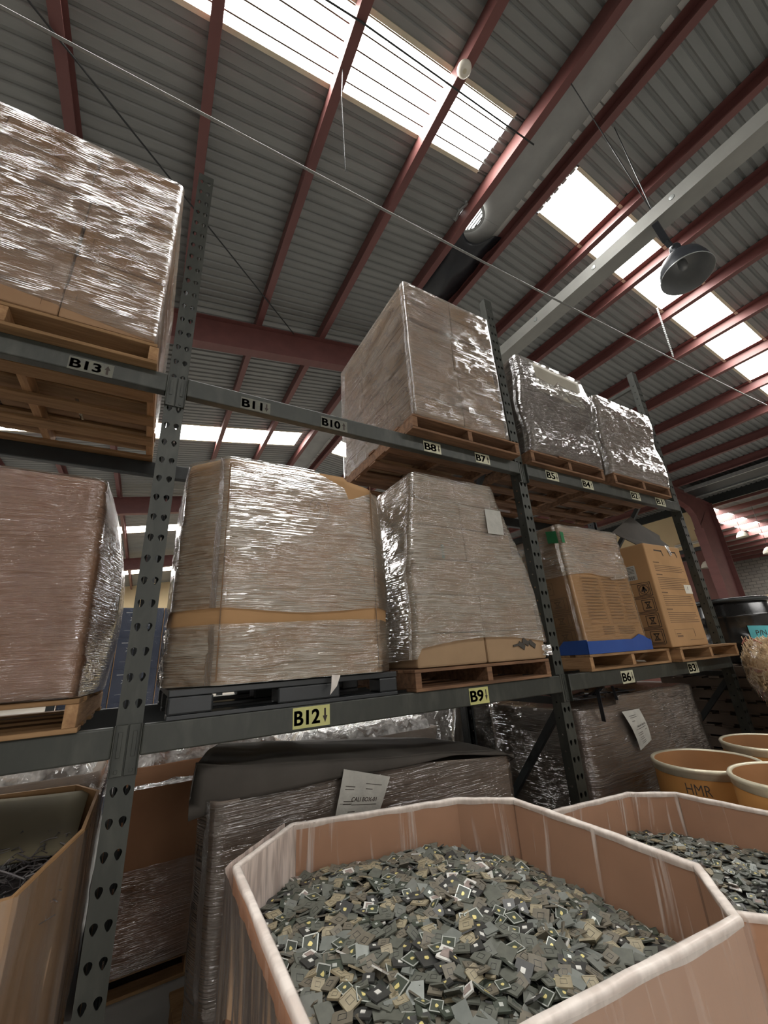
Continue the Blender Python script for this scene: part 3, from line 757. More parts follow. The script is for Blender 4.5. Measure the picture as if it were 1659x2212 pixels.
def soft_shell(polyf, z0, z1, r=.03, off=0.0, nz=30, amp=.0, freq=4.0, seed=0, cap=True, dome=0.0, step=.03, ztop=None, zbot=None, capin=.0):
    """rings of a rounded outline polyf(t) (t = 0 bottom, 1 top) with optional noise; uv in metres"""
    mb = MB(); uv = []; base, run0 = round_poly(polyf(0.5), r, step); n = len(base)
    # keep the ring count constant: resample each ring by the same recipe
    def ring(t):
        pts, run = round_poly(polyf(t), r, step)
        if len(pts) == n: return pts, run
        L = run[-1] + (pts[0] - pts[-1]).length; out = []; rr = []
        P = pts + [pts[0]]; R_ = run + [L]; j = 0
        for k in range(n):
            s = L * k / n
            while R_[j + 1] < s: j += 1
            f = (s - R_[j]) / max(1e-9, R_[j + 1] - R_[j]); out.append(P[j].lerp(P[j + 1], f)); rr.append(s)
        return out, rr
    for iz in range(nz + 1):
        t = iz / nz; pts, run = ring(t)
        c = sum(pts, Vector((0, 0))) / n
        for i, p in enumerate(pts):
            tan = (pts[(i + 1) % n] - pts[i - 1]).normalized(); nr = Vector((tan.y, -tan.x))
            zb = z0 if zbot is None else zbot(p.x, p.y); zt = z1 if ztop is None else ztop(p.x, p.y)
            z = zb + (zt - zb) * t
            d = off
            if amp:
                d += amp * (mnoise.noise((p.x * freq + seed, p.y * freq, z * freq * 1.3)) + .5 * mnoise.noise((p.x * freq * 2.7, p.y * freq * 2.7 + seed, z * freq * 4)))
            q = p + nr * d
            mb.v.append((q.x, q.y, z)); uv.append((run[i], z))
    for iz in range(nz):
        for i in range(n):
            j = (i + 1) % n
            mb.f.append((iz * n + i, iz * n + j, (iz + 1) * n + j, (iz + 1) * n + i)); mb.m.append(0)
    if cap:
        last = nz * n; prev = [last + i for i in range(n)]
        c = Vector((sum(mb.v[k][0] for k in prev) / n, sum(mb.v[k][1] for k in prev) / n, sum(mb.v[k][2] for k in prev) / n))
        for s_, (f, dz) in enumerate(((.97, .004), (.85, .35), (.6, .75), (.3, .95))):
            cur = []
            for k in range(n):
                v = Vector(mb.v[last + k]); q = c.lerp(v, f); q.z = c.z * (1 - f) + v.z * f + dome * (dz if s_ else .1)
                if amp: q.z += amp * 1.5 * mnoise.noise((q.x * freq + 3, q.y * freq + seed, 1))
                cur.append(len(mb.v)); mb.v.append(tuple(q)); uv.append((q.x * 1.0, q.y * 1.0 + 7))
            for k in range(n):
                j = (k + 1) % n; mb.f.append((prev[k], prev[j], cur[j], cur[k])); mb.m.append(0)
            prev = cur
        mb.f.append(tuple(prev)); mb.m.append(0)
        if cap != 'open':
            mb.f.append(tuple(range(n - 1, -1, -1))); mb.m.append(0)
    return mb, uv
def taper(p0, p1): return lambda t: blend(p0, p1, t)
def shell(name, mat, parent, polyf, z0, z1, **kw):
    mb, uv = soft_shell(polyf, z0, z1, **kw)
    return mb.build(name, mat, parent, smooth=True, uv=uv)

def carton(parent, x0, x1, y0, y1, z0, z1, mat, name='carton', rs=None, bev=.006, seam=True):
    r = rs or random
    j = lambda a: r.uniform(-a, a)
    mb = MB(); cx, cy = (x0 + x1) / 2, (y0 + y1) / 2
    R_ = Matrix.Translation((cx + j(.004), cy + j(.004), 0)) @ Matrix.Rotation(j(.012), 4, 'Z')
    hx, hy = (x1 - x0) / 2, (y1 - y0) / 2
    mb.box(-hx, hx, -hy, hy, z0, z1, 0, R_)
    return mb.build(name, mat, parent, bevel=bev)

def carton_stack(root, x0, x1, y0, y1, z0, z1, nx, ny, nz, mat, seed=1, jit=.01, skip=None, print_=None):
    rs = random.Random(seed); lst = []
    for k in range(nz):
        dx, dy = rs.uniform(-jit, jit), rs.uniform(-jit, jit * .6)
        for i in range(nx):
            for j in range(ny):
                if skip and skip(i, j, k): continue
                a = x0 + (x1 - x0) * i / nx + .0025; b = x0 + (x1 - x0) * (i + 1) / nx - .0025
                c = y0 + (y1 - y0) * j / ny + .0025; d = y0 + (y1 - y0) * (j + 1) / ny - .0025
                e = z0 + (z1 - z0) * k / nz + .0005; f = z0 + (z1 - z0) * (k + 1) / nz - .002
                o = carton(root, a + dx, b + dx, c + dy, d + dy, e, f, mat, rs=rs, bev=.008)
                lst.append((o, i, j, k, (a + dx, b + dx, c + dy, d + dy, e, f)))
    return lst

# printed marks helpers: maps (u, v) on a front face (facing -y) or a left face (facing -x)
def face_front(y): return lambda u, v: (u, y, v)
def face_left(x): return lambda u, v: (x, u, v)      # u = world y
def text_lines(mb, Mf, u0, u1, v1, n, pitch, th, rs, ragged=.25):
    for i in range(n):
        v = v1 - i * pitch; e = u1 - (rs.random() * ragged * (u1 - u0) if i % 4 == 3 else rs.random() * .04 * (u1 - u0)); u = u0
        while u < e - .004:
            w_ = min(rs.uniform(.014, .05), e - u); mb.ribbon([(u, v), (u + w_, v)], th, Mf); u += w_ + th * .9
def icon_box(mb, Mf, u0, u1, v0, v1, w_=.004, kind='x'):
    mb.ribbon([(u0, v0), (u1, v0), (u1, v1), (u0, v1)], w_, Mf, closed=True)
    du, dv = u1 - u0, v1 - v0; U = lambda a: u0 + du * a; V = lambda a: v0 + dv * a
    if kind == 'x':
        mb.ribbon([(U(.25), V(.2)), (U(.75), V(.8))], w_, Mf); mb.ribbon([(U(.25), V(.8)), (U(.75), V(.2))], w_, Mf)
        mb.ribbon([(U(.3), V(.78)), (U(.7), V(.78))], w_ * 2, Mf); mb.ribbon([(U(.32), V(.22)), (U(.68), V(.22))], w_ * 1.6, Mf)
        mb.ribbon([(U(.38), V(.7)), (U(.45), V(.3))], w_, Mf); mb.ribbon([(U(.62), V(.7)), (U(.55), V(.3))], w_, Mf)
    elif kind == 'umbrella':
        mb.ribbon([(U(.2), V(.5)), (U(.3), V(.72)), (U(.5), V(.8)), (U(.7), V(.72)), (U(.8), V(.5)), (U(.2), V(.5))], w_ * 1.6, Mf); mb.ribbon([(U(.5), V(.5)), (U(.5), V(.2)), (U(.62), V(.2))], w_, Mf)
    elif kind == 'round':
        mb.ribbon([(U(.5 + .42 * math.cos(a * PI / 8)), V(.5 + .42 * math.sin(a * PI / 8))) for a in range(16)], w_, Mf, closed=True)
        mb.ribbon([(U(.32), V(.4)), (U(.5), V(.72)), (U(.68), V(.4))], w_ * 3, Mf); mb.ribbon([(U(.5), V(.7)), (U(.5), V(.28))], w_ * 3, Mf)

# ---- U1: top left stack of cartons
p = pallet(-1.27, -.10, -.09, 1.08, ZU, 'wooden pallet under the top left carton stack on the B13 beam')
L1r = empty('wrapped_carton_load', (0, 0, 0), label='big wrapped stack of brown cartons at top left on the B13 beam', cat='wrapped load', group='wrapped loads on the rack')
zt = ZU + .114
lst = carton_stack(L1r, -1.265, -.115, -.085, 1.05, zt, 4.345, 3, 2, 6, MT['card'], seed=4, jit=.012)
rs = random.Random(8)
for o, i, j, k, (a, b, c, d, e, f) in lst:
    if j == 0:
        mk = MB(); Mf = face_front(c - .006); text_lines(mk, Mf, a + .10, a + .10 + .16, f - .07, 2, .012, .005, rs)
        mk.ribbon([(a + .05, f - .10), (a + .05, f - .05)], .002, Mf); mk.ribbon([(b - .06, e + .08), (b - .06, e + .03)], .002, Mf)
        if k == 0 and i == 1: icon_box(mk, Mf, a + .10, a + .17, e + .03, e + .10, .003, 'round')
        mk.build('printed_mark', MT['ink_faint'], o)
shell('stretch_wrap', MT['wrap_soft'], L1r, taper(rect(-1.275, -.105, -.095, 1.06), rect(-1.27, -.11, -.092, 1.055)), zt, 4.352, r=.03, off=.006, nz=46, amp=.0022, freq=6, seed=2, dome=.01,
      zbot=lambda x, y: zt + .01 + max(0, (-.15 - x)) * .13 if y < .0 else zt + .002)

# ---- U2: tall centre stack
p = pallet(1.385, 2.39, -.12, 1.06, ZU, 'wooden pallet under the tall centre carton stack on the B8 and B7 beam', 'wood_red')
L2r = empty('wrapped_carton_load', (0, 0, 0), label='tallest wrapped carton stack in the centre on the B8 and B7 beam', cat='wrapped load', group='wrapped loads on the rack')
lst = carton_stack(L2r, 1.43, 2.27, -.115, 1.05, zt, 4.36, 2, 3, 7, MT['card_light'], seed=12, jit=.016, skip=lambda i, j, k: k == 6 and i == 1 and j == 9)
rs = random.Random(5)
for o, i, j, k, (a, b, c, d, e, f) in lst:
    mk = MB()
    if i == 0:
        Mf = face_left(a - .007); L = d - c
        for q in range(3):
            u0 = c + L * (.12 + .28 * q); pts = [(u0 + .02 * math.sin(t * .9) + .012 * t, e + .05 + (f - e - .09) * (t / 7)) for t in range(8)] if (q + k) % 2 else [(u0 + .03 * math.cos(t * PI / 5), e + .085 + .035 * math.sin(t * PI / 5)) for t in range(9)]
            mk.ribbon(pts, .007, Mf)
        text_lines(mk, Mf, c + .03, c + L * .6, e + .035, 1, .01, .007, rs)
        if j == 0 and k in (2, 3, 4): mk.ribbon([(c + .008, e + .04), (c + .05, e + .04), (c + .05, f - .03), (c + .008, f - .03)], .006, Mf, closed=True); mk.ribbon([(c + .016, e + .06), (c + .016, f - .05)], .012, Mf)
    if j == 0:
        Mf = face_front(c - .006); mk.ribbon([((a + b) / 2, e + .02), ((a + b) / 2, f - .02)], .0025, Mf)
    if mk.v: mk.build('printed_mark', MT['ink_faint'], o)
shell('stretch_wrap', MT['wrap'], L2r, taper(rect(1.412, 2.288, -.128, 1.066), rect(1.41, 2.285, -.128, 1.066)), zt, 4.366, r=.02, off=.004, nz=46, amp=.0022, freq=6, seed=9, dome=.004, zbot=lambda x, y: zt + .002)

# ---- U3 and U4
p = pallet(2.565, 3.55, -.085, 1.06, ZU, 'wooden pallet with a split deck board on the B5 and B4 beam', 'wood_red')
U3 = empty('wrapped_carton_load', (0, 0, 0), label='dark wrapped load with a pale sheet near its top, on the B5 and B4 beam', cat='wrapped load', group='wrapped loads on the rack')
pf = lambda t: rect(2.60 + .03 * t + .015 * math.sin(t * 9) + .10 * max(0, t - .86), 3.56 + .09 * t - .25 * max(0, t - .80) - .012 * math.sin(t * 8), -.075 - .008 * math.sin(t * 11), 1.0)
shell('bale', MT['bale_dark'], U3, pf, zt, 4.17, r=.035, nz=24, amp=.008, freq=6, seed=3, dome=.05)
mb = MB(); vs = []
for j in range(9):
    for i in range(13):
        u, v = i / 12, j / 8; x = 2.84 + .66 * u; z = 3.82 + .32 * v - .02 * u * v
        vs.append((x, -.096 - .006 * mnoise.noise((x * 5, z * 5, 0)), z))
mb.add(vs, [(j * 13 + i, j * 13 + i + 1, (j + 1) * 13 + i + 1, (j + 1) * 13 + i) for j in range(8) for i in range(12)])
o = mb.build('paper_sheet', MT['sheet'], U3, smooth=True); o['label'] = 'pale grey sheet under the wrap'; o.modifiers.new('thick', 'SOLIDIFY').thickness = .003
shell('stretch_wrap', MT['wrap_dark'], U3, pf, zt, 4.18, r=.035, off=.018, nz=50, amp=.006, freq=6, seed=5, dome=.05, zbot=lambda x, y: zt + .002)
mb = MB()
for q in ((2.9, 3.18), (3.18, 3.46)): mb.bar((q[0], -.094, zt - .008), (q[1], -.096, zt - .012), .012, .012)
mb.build('split_splinter', MT['wood_red'], p); 
for ch in p.children:
    if ch.name.startswith('split_splinter'): ch.matrix_parent_inverse = Matrix.Translation(p.location).inverted()

p = pallet(3.70, 4.72, -.09, 1.06, ZU, 'wooden pallet under the last wrapped load on the B2 and B1 beam', 'wood_red')
U4 = empty('wrapped_carton_load', (0, 0, 0), label='grey brown wrapped load on the B2 and B1 beam, last on the upper level', cat='wrapped load', group='wrapped loads on the rack')
pf = lambda t: rect(3.70 + .05 * t + .012 * math.sin(t * 10) + .08 * max(0, t - .88), 4.74 + .025 * math.sin(t * 8) + .03 * t - .2 * max(0, t - .85), -.078 - .007 * math.sin(t * 9), 1.0)
shell('bale', MT['card_grey'], U4, pf, zt, 4.06, r=.03, nz=24, amp=.008, freq=5, seed=13, dome=.03)
shell('stretch_wrap', MT['wrap_dark'], U4, pf, zt, 4.07, r=.03, off=.017, nz=50, amp=.006, freq=6, seed=15, dome=.03, zbot=lambda x, y: zt + .002)

# ---- L1: brown wrapped box, left bay
zt2 = ZL + .114
p = pallet(-1.30, -.165, -.05, 1.05, ZL, 'wooden pallet under the brown wrapped box at the left of the lower level')
W1 = empty('wrapped_box', (0, 0, 0), label='plain brown wrapped box at the left edge on the lower level', cat='wrapped load', group='wrapped loads on the rack')
pf = lambda t: [(-1.3, -.05), (-.185 - .03 * t, -.05), (-.16 - .045 * t + .06 * math.sin(PI * t), .25), (-.155 - .045 * t + .05 * math.sin(PI * t), .80), (-.21, 1.03), (-1.3, 1.03)]
shell('box_body', MT['card_brown'], W1, pf, zt2 + .005, 2.425, r=.03, nz=20, amp=.003, freq=3, seed=21, dome=.01)
shell('stretch_wrap', MT['wrap_tight'], W1, pf, zt2, 2.432, r=.03, off=.010, nz=50, amp=.002, freq=6, seed=22, dome=.01, zbot=lambda x, y: zt2 + .002)

# ---- L2: large octagonal box on a black plastic pallet (B12)
P = empty('plastic_pallet', (.65, .5, ZL), label='black plastic pallet under the big octagonal box above label B12', cat='pallet')
mb = MB(); mb.box(-.53, .535, -.53, .53, .085, .112); mb.build('deck', MT['black_plastic'], P, bevel=.004)
for i, yy in enumerate((-.47, 0, .47)):
    mb = MB(); mb.box(-.53, .535, yy - .06, yy + .06, 0, .018); mb.build('skid', MT['black_plastic'], P, bevel=.003)
    for xa, xb in ((-.53, -.36), (-.09, .21), (.43, .535)):
        mb = MB(); mb.prism([(xa, yy - .06), (xb, yy - .06), (xb, yy + .06), (xa, yy + .06)], .018, .085); mb.build('foot_block', MT['black_plastic'], P, bevel=.008)
W2 = empty('wrapped_box', (0, 0, 0), label='big eight sided wrapped box with a bare strip round its lower third, above label B12', cat='wrapped load', group='wrapped loads on the rack')
def pf(t):
    b = .02 * math.sin(PI * t)
    return [(.30 - .02 * t, -.05 - b * .5), (1.065 + .0 * t, -.05 - b * .5), (1.205 - .01 * t + b, .10), (1.20 - .01 * t + b, .85), (1.02, 1.03), (.30, 1.03), (.115, .85), (.105 + .01 * t, .12)]
shell('box_body', MT['card_tan'], W2, pf, zt2 + .004, 2.60, r=.025, nz=30, amp=.004, freq=3, seed=31, cap='open', dome=-.08, ztop=lambda x, y: 2.62 + (.02 if x < .9 else -.035 * min(1, (x - .9) / .2)) - (.05 if y > .9 else 0))
mb = MB(); Mf = lambda u, v: (u, -.0615, v)
icon_box(mb, Mf, .53, .70, 2.535, 2.565, .004, ''); mb.ribbon([(.545, 2.55), (.69, 2.55)], .018, Mf)
pts = [(.745 + .055 * math.cos(a * PI / 9) * (1 + .06 * math.sin(a * 3)), 2.42 + .062 * math.sin(a * PI / 9)) for a in range(19)]; mb.ribbon(pts, .003, Mf)
mb.ribbon([(.735, 2.37), (.755, 2.43), (.745, 2.46), (.72, 2.42)], .003, Mf)
mb.build('printed_marks', MT['ink_faint'], W2)
for x in (.288, 1.062): MB().ribbon([(x, 1.60), (x - (.008 if x < .5 else 0), 2.60)], .006, lambda u, v: (u, -.0645, v)).build('corner_crease', MT['ink_faint'], W2)
f = MB()
f.add([(.55, .35, 2.62), (1.02, .30, 2.60), (1.10, .62, 2.69), (.62, .70, 2.72)], [(0, 1, 2, 3)]); f.add([(1.20, .2, 2.56), (1.20, .7, 2.56), (1.10, .68, 2.74), (1.12, .22, 2.70)], [(0, 1, 2, 3)])
o = f.build('top_flap', MT['card_tan'], W2); o.modifiers.new('thick', 'SOLIDIFY').thickness = .008
shell('upper_wrap', MT['wrap_milky'], W2, lambda t: pf(.3 + .7 * t), 1.892, 2.61, r=.025, off=.012, nz=50, amp=.0025, freq=6, seed=33, cap=False,
      zbot=lambda x, y: 1.885 + .012 * math.sin(x * 7), ztop=lambda x, y: 2.628 + (.02 if x < .9 else -.03) - (.10 * max(0, 1 - abs(x - .93) / .22) if y < .3 else 0))
shell('lower_wrap', MT['wrap_milky'], W2, lambda t: pf(.3 * t), zt2, 1.84, r=.025, off=.016, nz=30, amp=.011, freq=7, seed=35, cap=False, zbot=lambda x, y: zt2 + .002, ztop=lambda x, y: 1.832 - .006 * math.sin(x * 5))
mb = MB(); mb.v += [(.80, -.075, 1.585), (.84, -.085, 1.58), (.815, -.10, 1.535), (.78, -.10, 1.50), (.79, -.09, 1.53)]; mb.f += [(0, 1, 2, 4), (4, 2, 3)]; mb.m += [0, 0]
mb.build('loose_wrap_tail', MT['liner_rim'], W2, uv=[(.8, 1.58), (.84, 1.58), (.81, 1.53), (.78, 1.5), (.79, 1.53)])

# ---- L3: stepped carton stack (B9)
p = pallet(1.29, 2.36, -.05, 1.05, ZL, 'wooden pallet above label B9 under the leaning wrapped carton stack', 'wood_red')
W3 = empty('wrapped_carton_load', (0, 0, 0), label='leaning milky wrapped carton stack above label B9, two bare cartons at its foot', cat='wrapped load', group='wrapped loads on the rack')
rows = [(1.31, 2.35, zt2, 1.76), (1.33, 2.33, 1.76, 1.98), (1.315, 2.28, 1.98, 2.20), (1.335, 2.20, 2.20, 2.42), (1.36, 2.16, 2.42, 2.60), (1.395, 2.07, 2.60, 2.755)]
rs = random.Random(17)
for k, (a, b, c, d) in enumerate(rows):
    nx = 2
    for i in range(nx):
        for j in range(2):
            xa = a + (b - a) * i / nx + .004; xb = a + (b - a) * (i + 1) / nx - .004
            o = carton(W3, xa, xb, -.04 + .54 * j, .49 + .54 * j, c + .001, d - .003, MT['card_light'], rs=rs, bev=.012)
def pf3(t):
    z = 1.66 + t * (2.765 - 1.66)
    xl = [(1.66, 1.30), (1.9, 1.318), (2.15, 1.30), (2.2, 1.318), (2.42, 1.34), (2.6, 1.37), (2.765, 1.385)]
    xr = [(1.66, 2.37), (1.98, 2.345), (2.2, 2.285), (2.42, 2.20), (2.62, 2.12), (2.765, 2.085)]
    def ip(T):
        for (za, xa), (zb, xb) in zip(T, T[1:]):
            if z <= zb: return xa + (xb - xa) * (z - za) / (zb - za)
        return T[-1][1]
    return rect(ip(xl), ip(xr), -.052, 1.05)
shell('stretch_wrap', MT['wrap_milky'], W3, pf3, 1.66, 2.765, r=.03, off=.008, nz=50, amp=.003, freq=6, seed=41, dome=.006, cap='open',
      zbot=lambda x, y: 1.665 + (.06 * math.sin((x - 1.25) * 2.6) if y < .1 else 0) - (.05 if x < 1.33 else 0))
mb = MB(); mb.box(1.965, 2.115, -.0665, -.0655, 2.40, 2.58); o = mb.build('paper_label', MT['paper'], W3); o['label'] = 'white paper label under the wrap'
mb = MB()
for q in ((2.14, 1.70), (2.10, 1.68), (2.2, 1.685)): mb.bar((q[0], -.051, q[1]), (q[0] + .05, -.049, q[1] - .03), .004, .03)
mb.bar((2.05, -.05, 1.665), (2.22, -.052, 1.69), .004, .012); mb.build('torn_edge', MT['card_dark'], W3)
mb = MB(); vs = []
for j in range(7):
    for i in range(7):
        u, v = i / 6, j / 6; vs.append((2.30 + .09 * u, -.06 - .03 * mnoise.noise((u * 4, v * 4, 1)), 1.66 - .065 * v + .008 * mnoise.noise((u * 5, v * 5, 4))))
mb.add(vs, [(j * 7 + i, j * 7 + i + 1, (j + 1) * 7 + i + 1, (j + 1) * 7 + i) for j in range(6) for i in range(6)])
mb.build('loose_wrap_tail', MT['wrap_milky'], W3, smooth=True, uv=[(v[0], v[2]) for v in vs])
mb = MB(); mb.box(1.55, 1.572, -.0575, -.0570, 2.20, 2.29); o = mb.build('green_tape', MT['teal'], W3)

# ---- L4: carton in a blue tray (B6)
p = pallet(2.79, 3.87, -.05, 1.05, ZL, 'wooden pallet above label B6 under the box with the blue tray')
W4 = empty('wrapped_box', (0, 0, 0), label='tall tan wrapped carton standing in a blue tray, above label B6', cat='wrapped load', group='wrapped loads on the rack')
pf4 = lambda t: [(2.82 - .05 * t, -.03), (3.61 - .055 * t, -.03), (3.61 - .06 * t, .98), (2.82 - .05 * t, .98)]
shell('box_body', MT['card_tan'], W4, pf4, zt2 + .002, 2.55, r=.02, nz=14, dome=.02, amp=.004, freq=3, seed=51)
Mf = lambda u, v: (u, -.0365, v); rs = random.Random(3); mb = MB()
xo = lambda v: -.05 * (v - 1.57) / .98
def Mfs(u, v): return (u + xo(v), -.0375, v)
for u0, u1 in ((2.95, 3.14), (3.22, 3.38), (3.44, 3.55)):
    mb.ribbon([(u0 - .012, 1.79), (u1 + .012, 1.79), (u1 + .012, 2.17), (u0 - .012, 2.17)], .0025, Mfs, closed=True); text_lines(mb, Mfs, u0, u1, 2.14, 14, .024, .006, rs)
text_lines(mb, Mfs, 3.06, 3.20, 1.765, 4, .017, .006, rs); text_lines(mb, Mfs, 3.26, 3.48, 1.765, 4, .017, .006, rs)
mb.ribbon([(3.05, 1.665), (3.52, 1.665)], .004, Mfs); text_lines(mb, Mfs, 3.05, 3.2, 1.645, 2, .015, .005, rs); text_lines(mb, Mfs, 3.36, 3.5, 1.645, 2, .015, .005, rs)
mb.ribbon([(3.0, 2.44), (3.0, 2.36), (3.07, 2.355), (3.07, 2.44)], .005, Mfs); mb.ribbon([(3.11, 2.37), (3.11, 2.41), (3.14, 2.42), (3.17, 2.40), (3.16, 2.37), (3.12, 2.37)], .005, Mfs)
Ml = lambda u, v: (2.82 + xo(v) - .0075, u, v)
icon_box(mb, Ml, .14, .24, 2.03, 2.12, .004, 'umbrella')
for v0 in (1.90, 1.775, 1.655):
    icon_box(mb, Ml, .04, .36, v0, v0 + .095, .0045, ''); icon_box(mb, Ml, .07, .19, v0 + .01, v0 + .085, .0045, 'x'); text_lines(mb, Ml, .03, .28, v0 - .014, 1, .01, .005, rs)
    icon_box(mb, Ml, .24, .33, v0 + .015, v0 + .08, .004, '')
mb.build('printed_marks', MT['ink_pale'], W4)
tr_ = MB(); n_ = 16
for (ax, ay), (bx, by), hh in (((2.80, -.045), (3.64, -.045), None), ((2.80, 1.0), (2.80, -.045), 'l'), ((3.64, -.045), (3.64, 1.0), 'r')):
    vs = []
    for i in range(n_ + 1):
        t = i / n_; x = ax + (bx - ax) * t; y = ay + (by - ay) * t
        h_ = .085
        if hh is None: h_ = .09 + (.035 * math.sin(min(1, max(0, (t - .72) / .2)) * PI)) - (.02 if t > .95 else 0)
        if hh == 'l': h_ = .10 if t > .78 or t < .45 else .045
        vs += [(x, y, zt2 + .001), (x, y - (.004 if hh is None else 0), zt2 + h_)]
    tr_.add(vs, [(2 * i, 2 * i + 2, 2 * i + 3, 2 * i + 1) for i in range(n_)])
o = tr_.build('tray', MT['blue_tray'], W4); o.modifiers.new('thick', 'SOLIDIFY').thickness = .005; o['label'] = 'bright blue cardboard tray'
shell('upper_wrap', MT['wrap_milky'], W4, lambda t: pf4(.6 + .4 * t), 2.16, 2.565, r=.02, off=.012, nz=30, amp=.010, freq=7, seed=53, cap='open', dome=.03, zbot=lambda x, y: 2.165 + .012 * math.sin(x * 11) - .02 * (x > 3.3))
shell('lower_wrap', MT['wrap_clear'], W4, lambda t: pf4(.62 * t), zt2, 2.16, r=.02, off=.0085, nz=30, amp=.002, freq=7, seed=54, cap=False)
mb = MB(); mb.add([(2.752, .075, 2.53), (2.752, -.02, 2.51), (2.757, -.02, 2.41), (2.757, .075, 2.43)], [(0, 1, 2, 3)]); mb.add([(2.76, -.0475, 2.50), (2.80, -.0475, 2.495), (2.80, -.0475, 2.41), (2.765, -.0475, 2.41)], [(0, 1, 2, 3)])
o = mb.build('sticker', MT['green_label'], W4); o.modifiers.new('thick', 'SOLIDIFY').thickness = .001; o['label'] = 'green sticker round the top left corner'

# ---- L5: bare tan carton (B3) with a dark open box on top
p = pallet(3.89, 4.945, -.125, 1.03, ZL, 'wooden pallet above label B3 under the bare tan carton')
W5 = empty('tall_carton', (0, 0, 0), label='bare tan carton printed with lines of text and two hand holes, above label B3', cat='carton')
x0, x1 = 3.84, 4.47
mb = MB(); mb.box(x0, x1, -.10, .72, zt2 + .001, 2.485); o = mb.build('box_body', MT['card_tan'], W5, bevel=.014, seg=3)
Mf = face_front(-.1008); rs = random.Random(2); mb = MB()
v = 2.31
for n_l in (4, 7, 6, 6):
    mb.ribbon([(x0 + .08, v), (x0 + .17, v)], .010, Mf); v -= .028
    text_lines(mb, Mf, x0 + .08, x1 - .05, v, n_l, .0165, .0055, rs); v -= n_l * .0165 + .018
mb.ribbon([(x0 + .1, 1.72), (x0 + .43, 1.72)], .003, Mf); mb.ribbon([(x0 + .10, 1.72), (x0 + .10, 1.66)], .003, Mf)
text_lines(mb, Mf, x0 + .12, x0 + .2, 1.685, 1, .01, .008, rs); mb.ribbon([(x0 + .13, 1.665), (x0 + .21, 1.665)], .014, Mf); mb.ribbon([(x0 + .43, 1.715), (x0 + .43, 1.66)], .010, Mf)
text_lines(mb, Mf, x0 + .32, x1 - .06, 1.63, 1, .01, .004, rs)
mb.build('printed_text', MT['ink_faint'], W5)
mb = MB()
for xh in (x0 + .15, x0 + .40): mb.ribbon([(xh, 2.425), (xh + .12, 2.425), (xh + .135, 2.385)], .014, Mf)
mb.build('hand_hole', MT['ink'], W5)
Ml = face_left(x0 - .0008); mb = MB()
for k, kind in enumerate(('round', 'x', 'x', 'x')):
    v0 = 2.02 - .135 * k; icon_box(mb, Ml, -.06, .14, v0, v0 + .115, .005, ''); icon_box(mb, Ml, -.045, .05, v0 + .01, v0 + .10, .005, kind); text_lines(mb, Ml, -.05, .1, v0 - .01, 1, .01, .004, rs)
mb.build('printed_symbols', MT['ink'], W5)
mb = MB(); mb.box(x0 - .0016, x0 - .0004, .03, .17, 2.17, 2.30); lo = mb.build('shipping_label', MT['paper'], W5)
mb = MB(); Ml2 = face_left(x0 - .0022)
for i in range(12): mb.ribbon([(.05 + i * .009, 2.18), (.05 + i * .009, 2.205)], .003 + .003 * (i % 2), Ml2)
text_lines(mb, Ml2, .045, .155, 2.285, 5, .013, .004, rs); mb.build('barcode', MT['ink'], lo)
mb = MB(); mb.box(x1 - .135, x1 - .008, -.1022, -.1008, 2.035, 2.115); lo = mb.build('white_tag', MT['white_plastic'], W5)
mb = MB(); mb.ribbon([(x1 - .10, 2.07), (x1 - .075, 2.10), (x1 - .07, 2.07)], .003, face_front(-.1026)); mb.build('pen_mark', MT['ink'], lo)
mb = MB(); mb.add([(x0 + .36, -.103, 2.49), (x0 + .43, -.103, 2.485), (x0 + .45, -.106, 2.40), (x0 + .41, -.107, 2.385), (x0 + .39, -.106, 2.43)], [(0, 1, 2, 3, 4)]); mb.build('loose_tape', MT['wrap_crumple'], W5, uv=[(.1, .1), (.2, .1), (.2, .0), (.16, 0), (.14, .04)])

DB = empty('dark_carton', (4.34, .35, 2.487), label='dark grey open carton with raised flaps lying on the bare tan carton', cat='carton')
def panel(name, q):
    mb = MB(); mb.add(q, [(0, 1, 2, 3)]); o = mb.build(name, MT['card_dark'], DB); o.modifiers.new('thick', 'SOLIDIFY').thickness = .007; return o
panel('base_panel', [(-.36, -.28, .014), (.30, -.30, .014), (.34, .22, .014), (-.34, .24, .014)])
panel('front_panel', [(-.50, -.20, .17), (-.30, -.32, .014), (.42, -.30, .014), (.12, -.10, .44)])
panel('side_flap', [(.15, -.10, .40), (.40, -.30, .01), (.58, -.12, .05), (.70, -.06, .29)])
panel('back_panel', [(-.34, .24, .006), (.34, .22, .006), (.40, .30, .16), (-.36, .32, .18)])
# scraps lying in the pallets
mb = MB(); mb.add([(3.36, -.04, ZL + .045), (3.45, -.055, ZL + .04), (3.50, -.04, ZL + .028), (3.40, -.03, ZL + .034)], [(0, 1, 2, 3)])
o = mb.build('paper_scrap', MT['paper']); o.modifiers.new('thick', 'SOLIDIFY').thickness = .0015; tag(o, 'small white paper scrap stuck in the pallet above label B6', 'paper scrap')

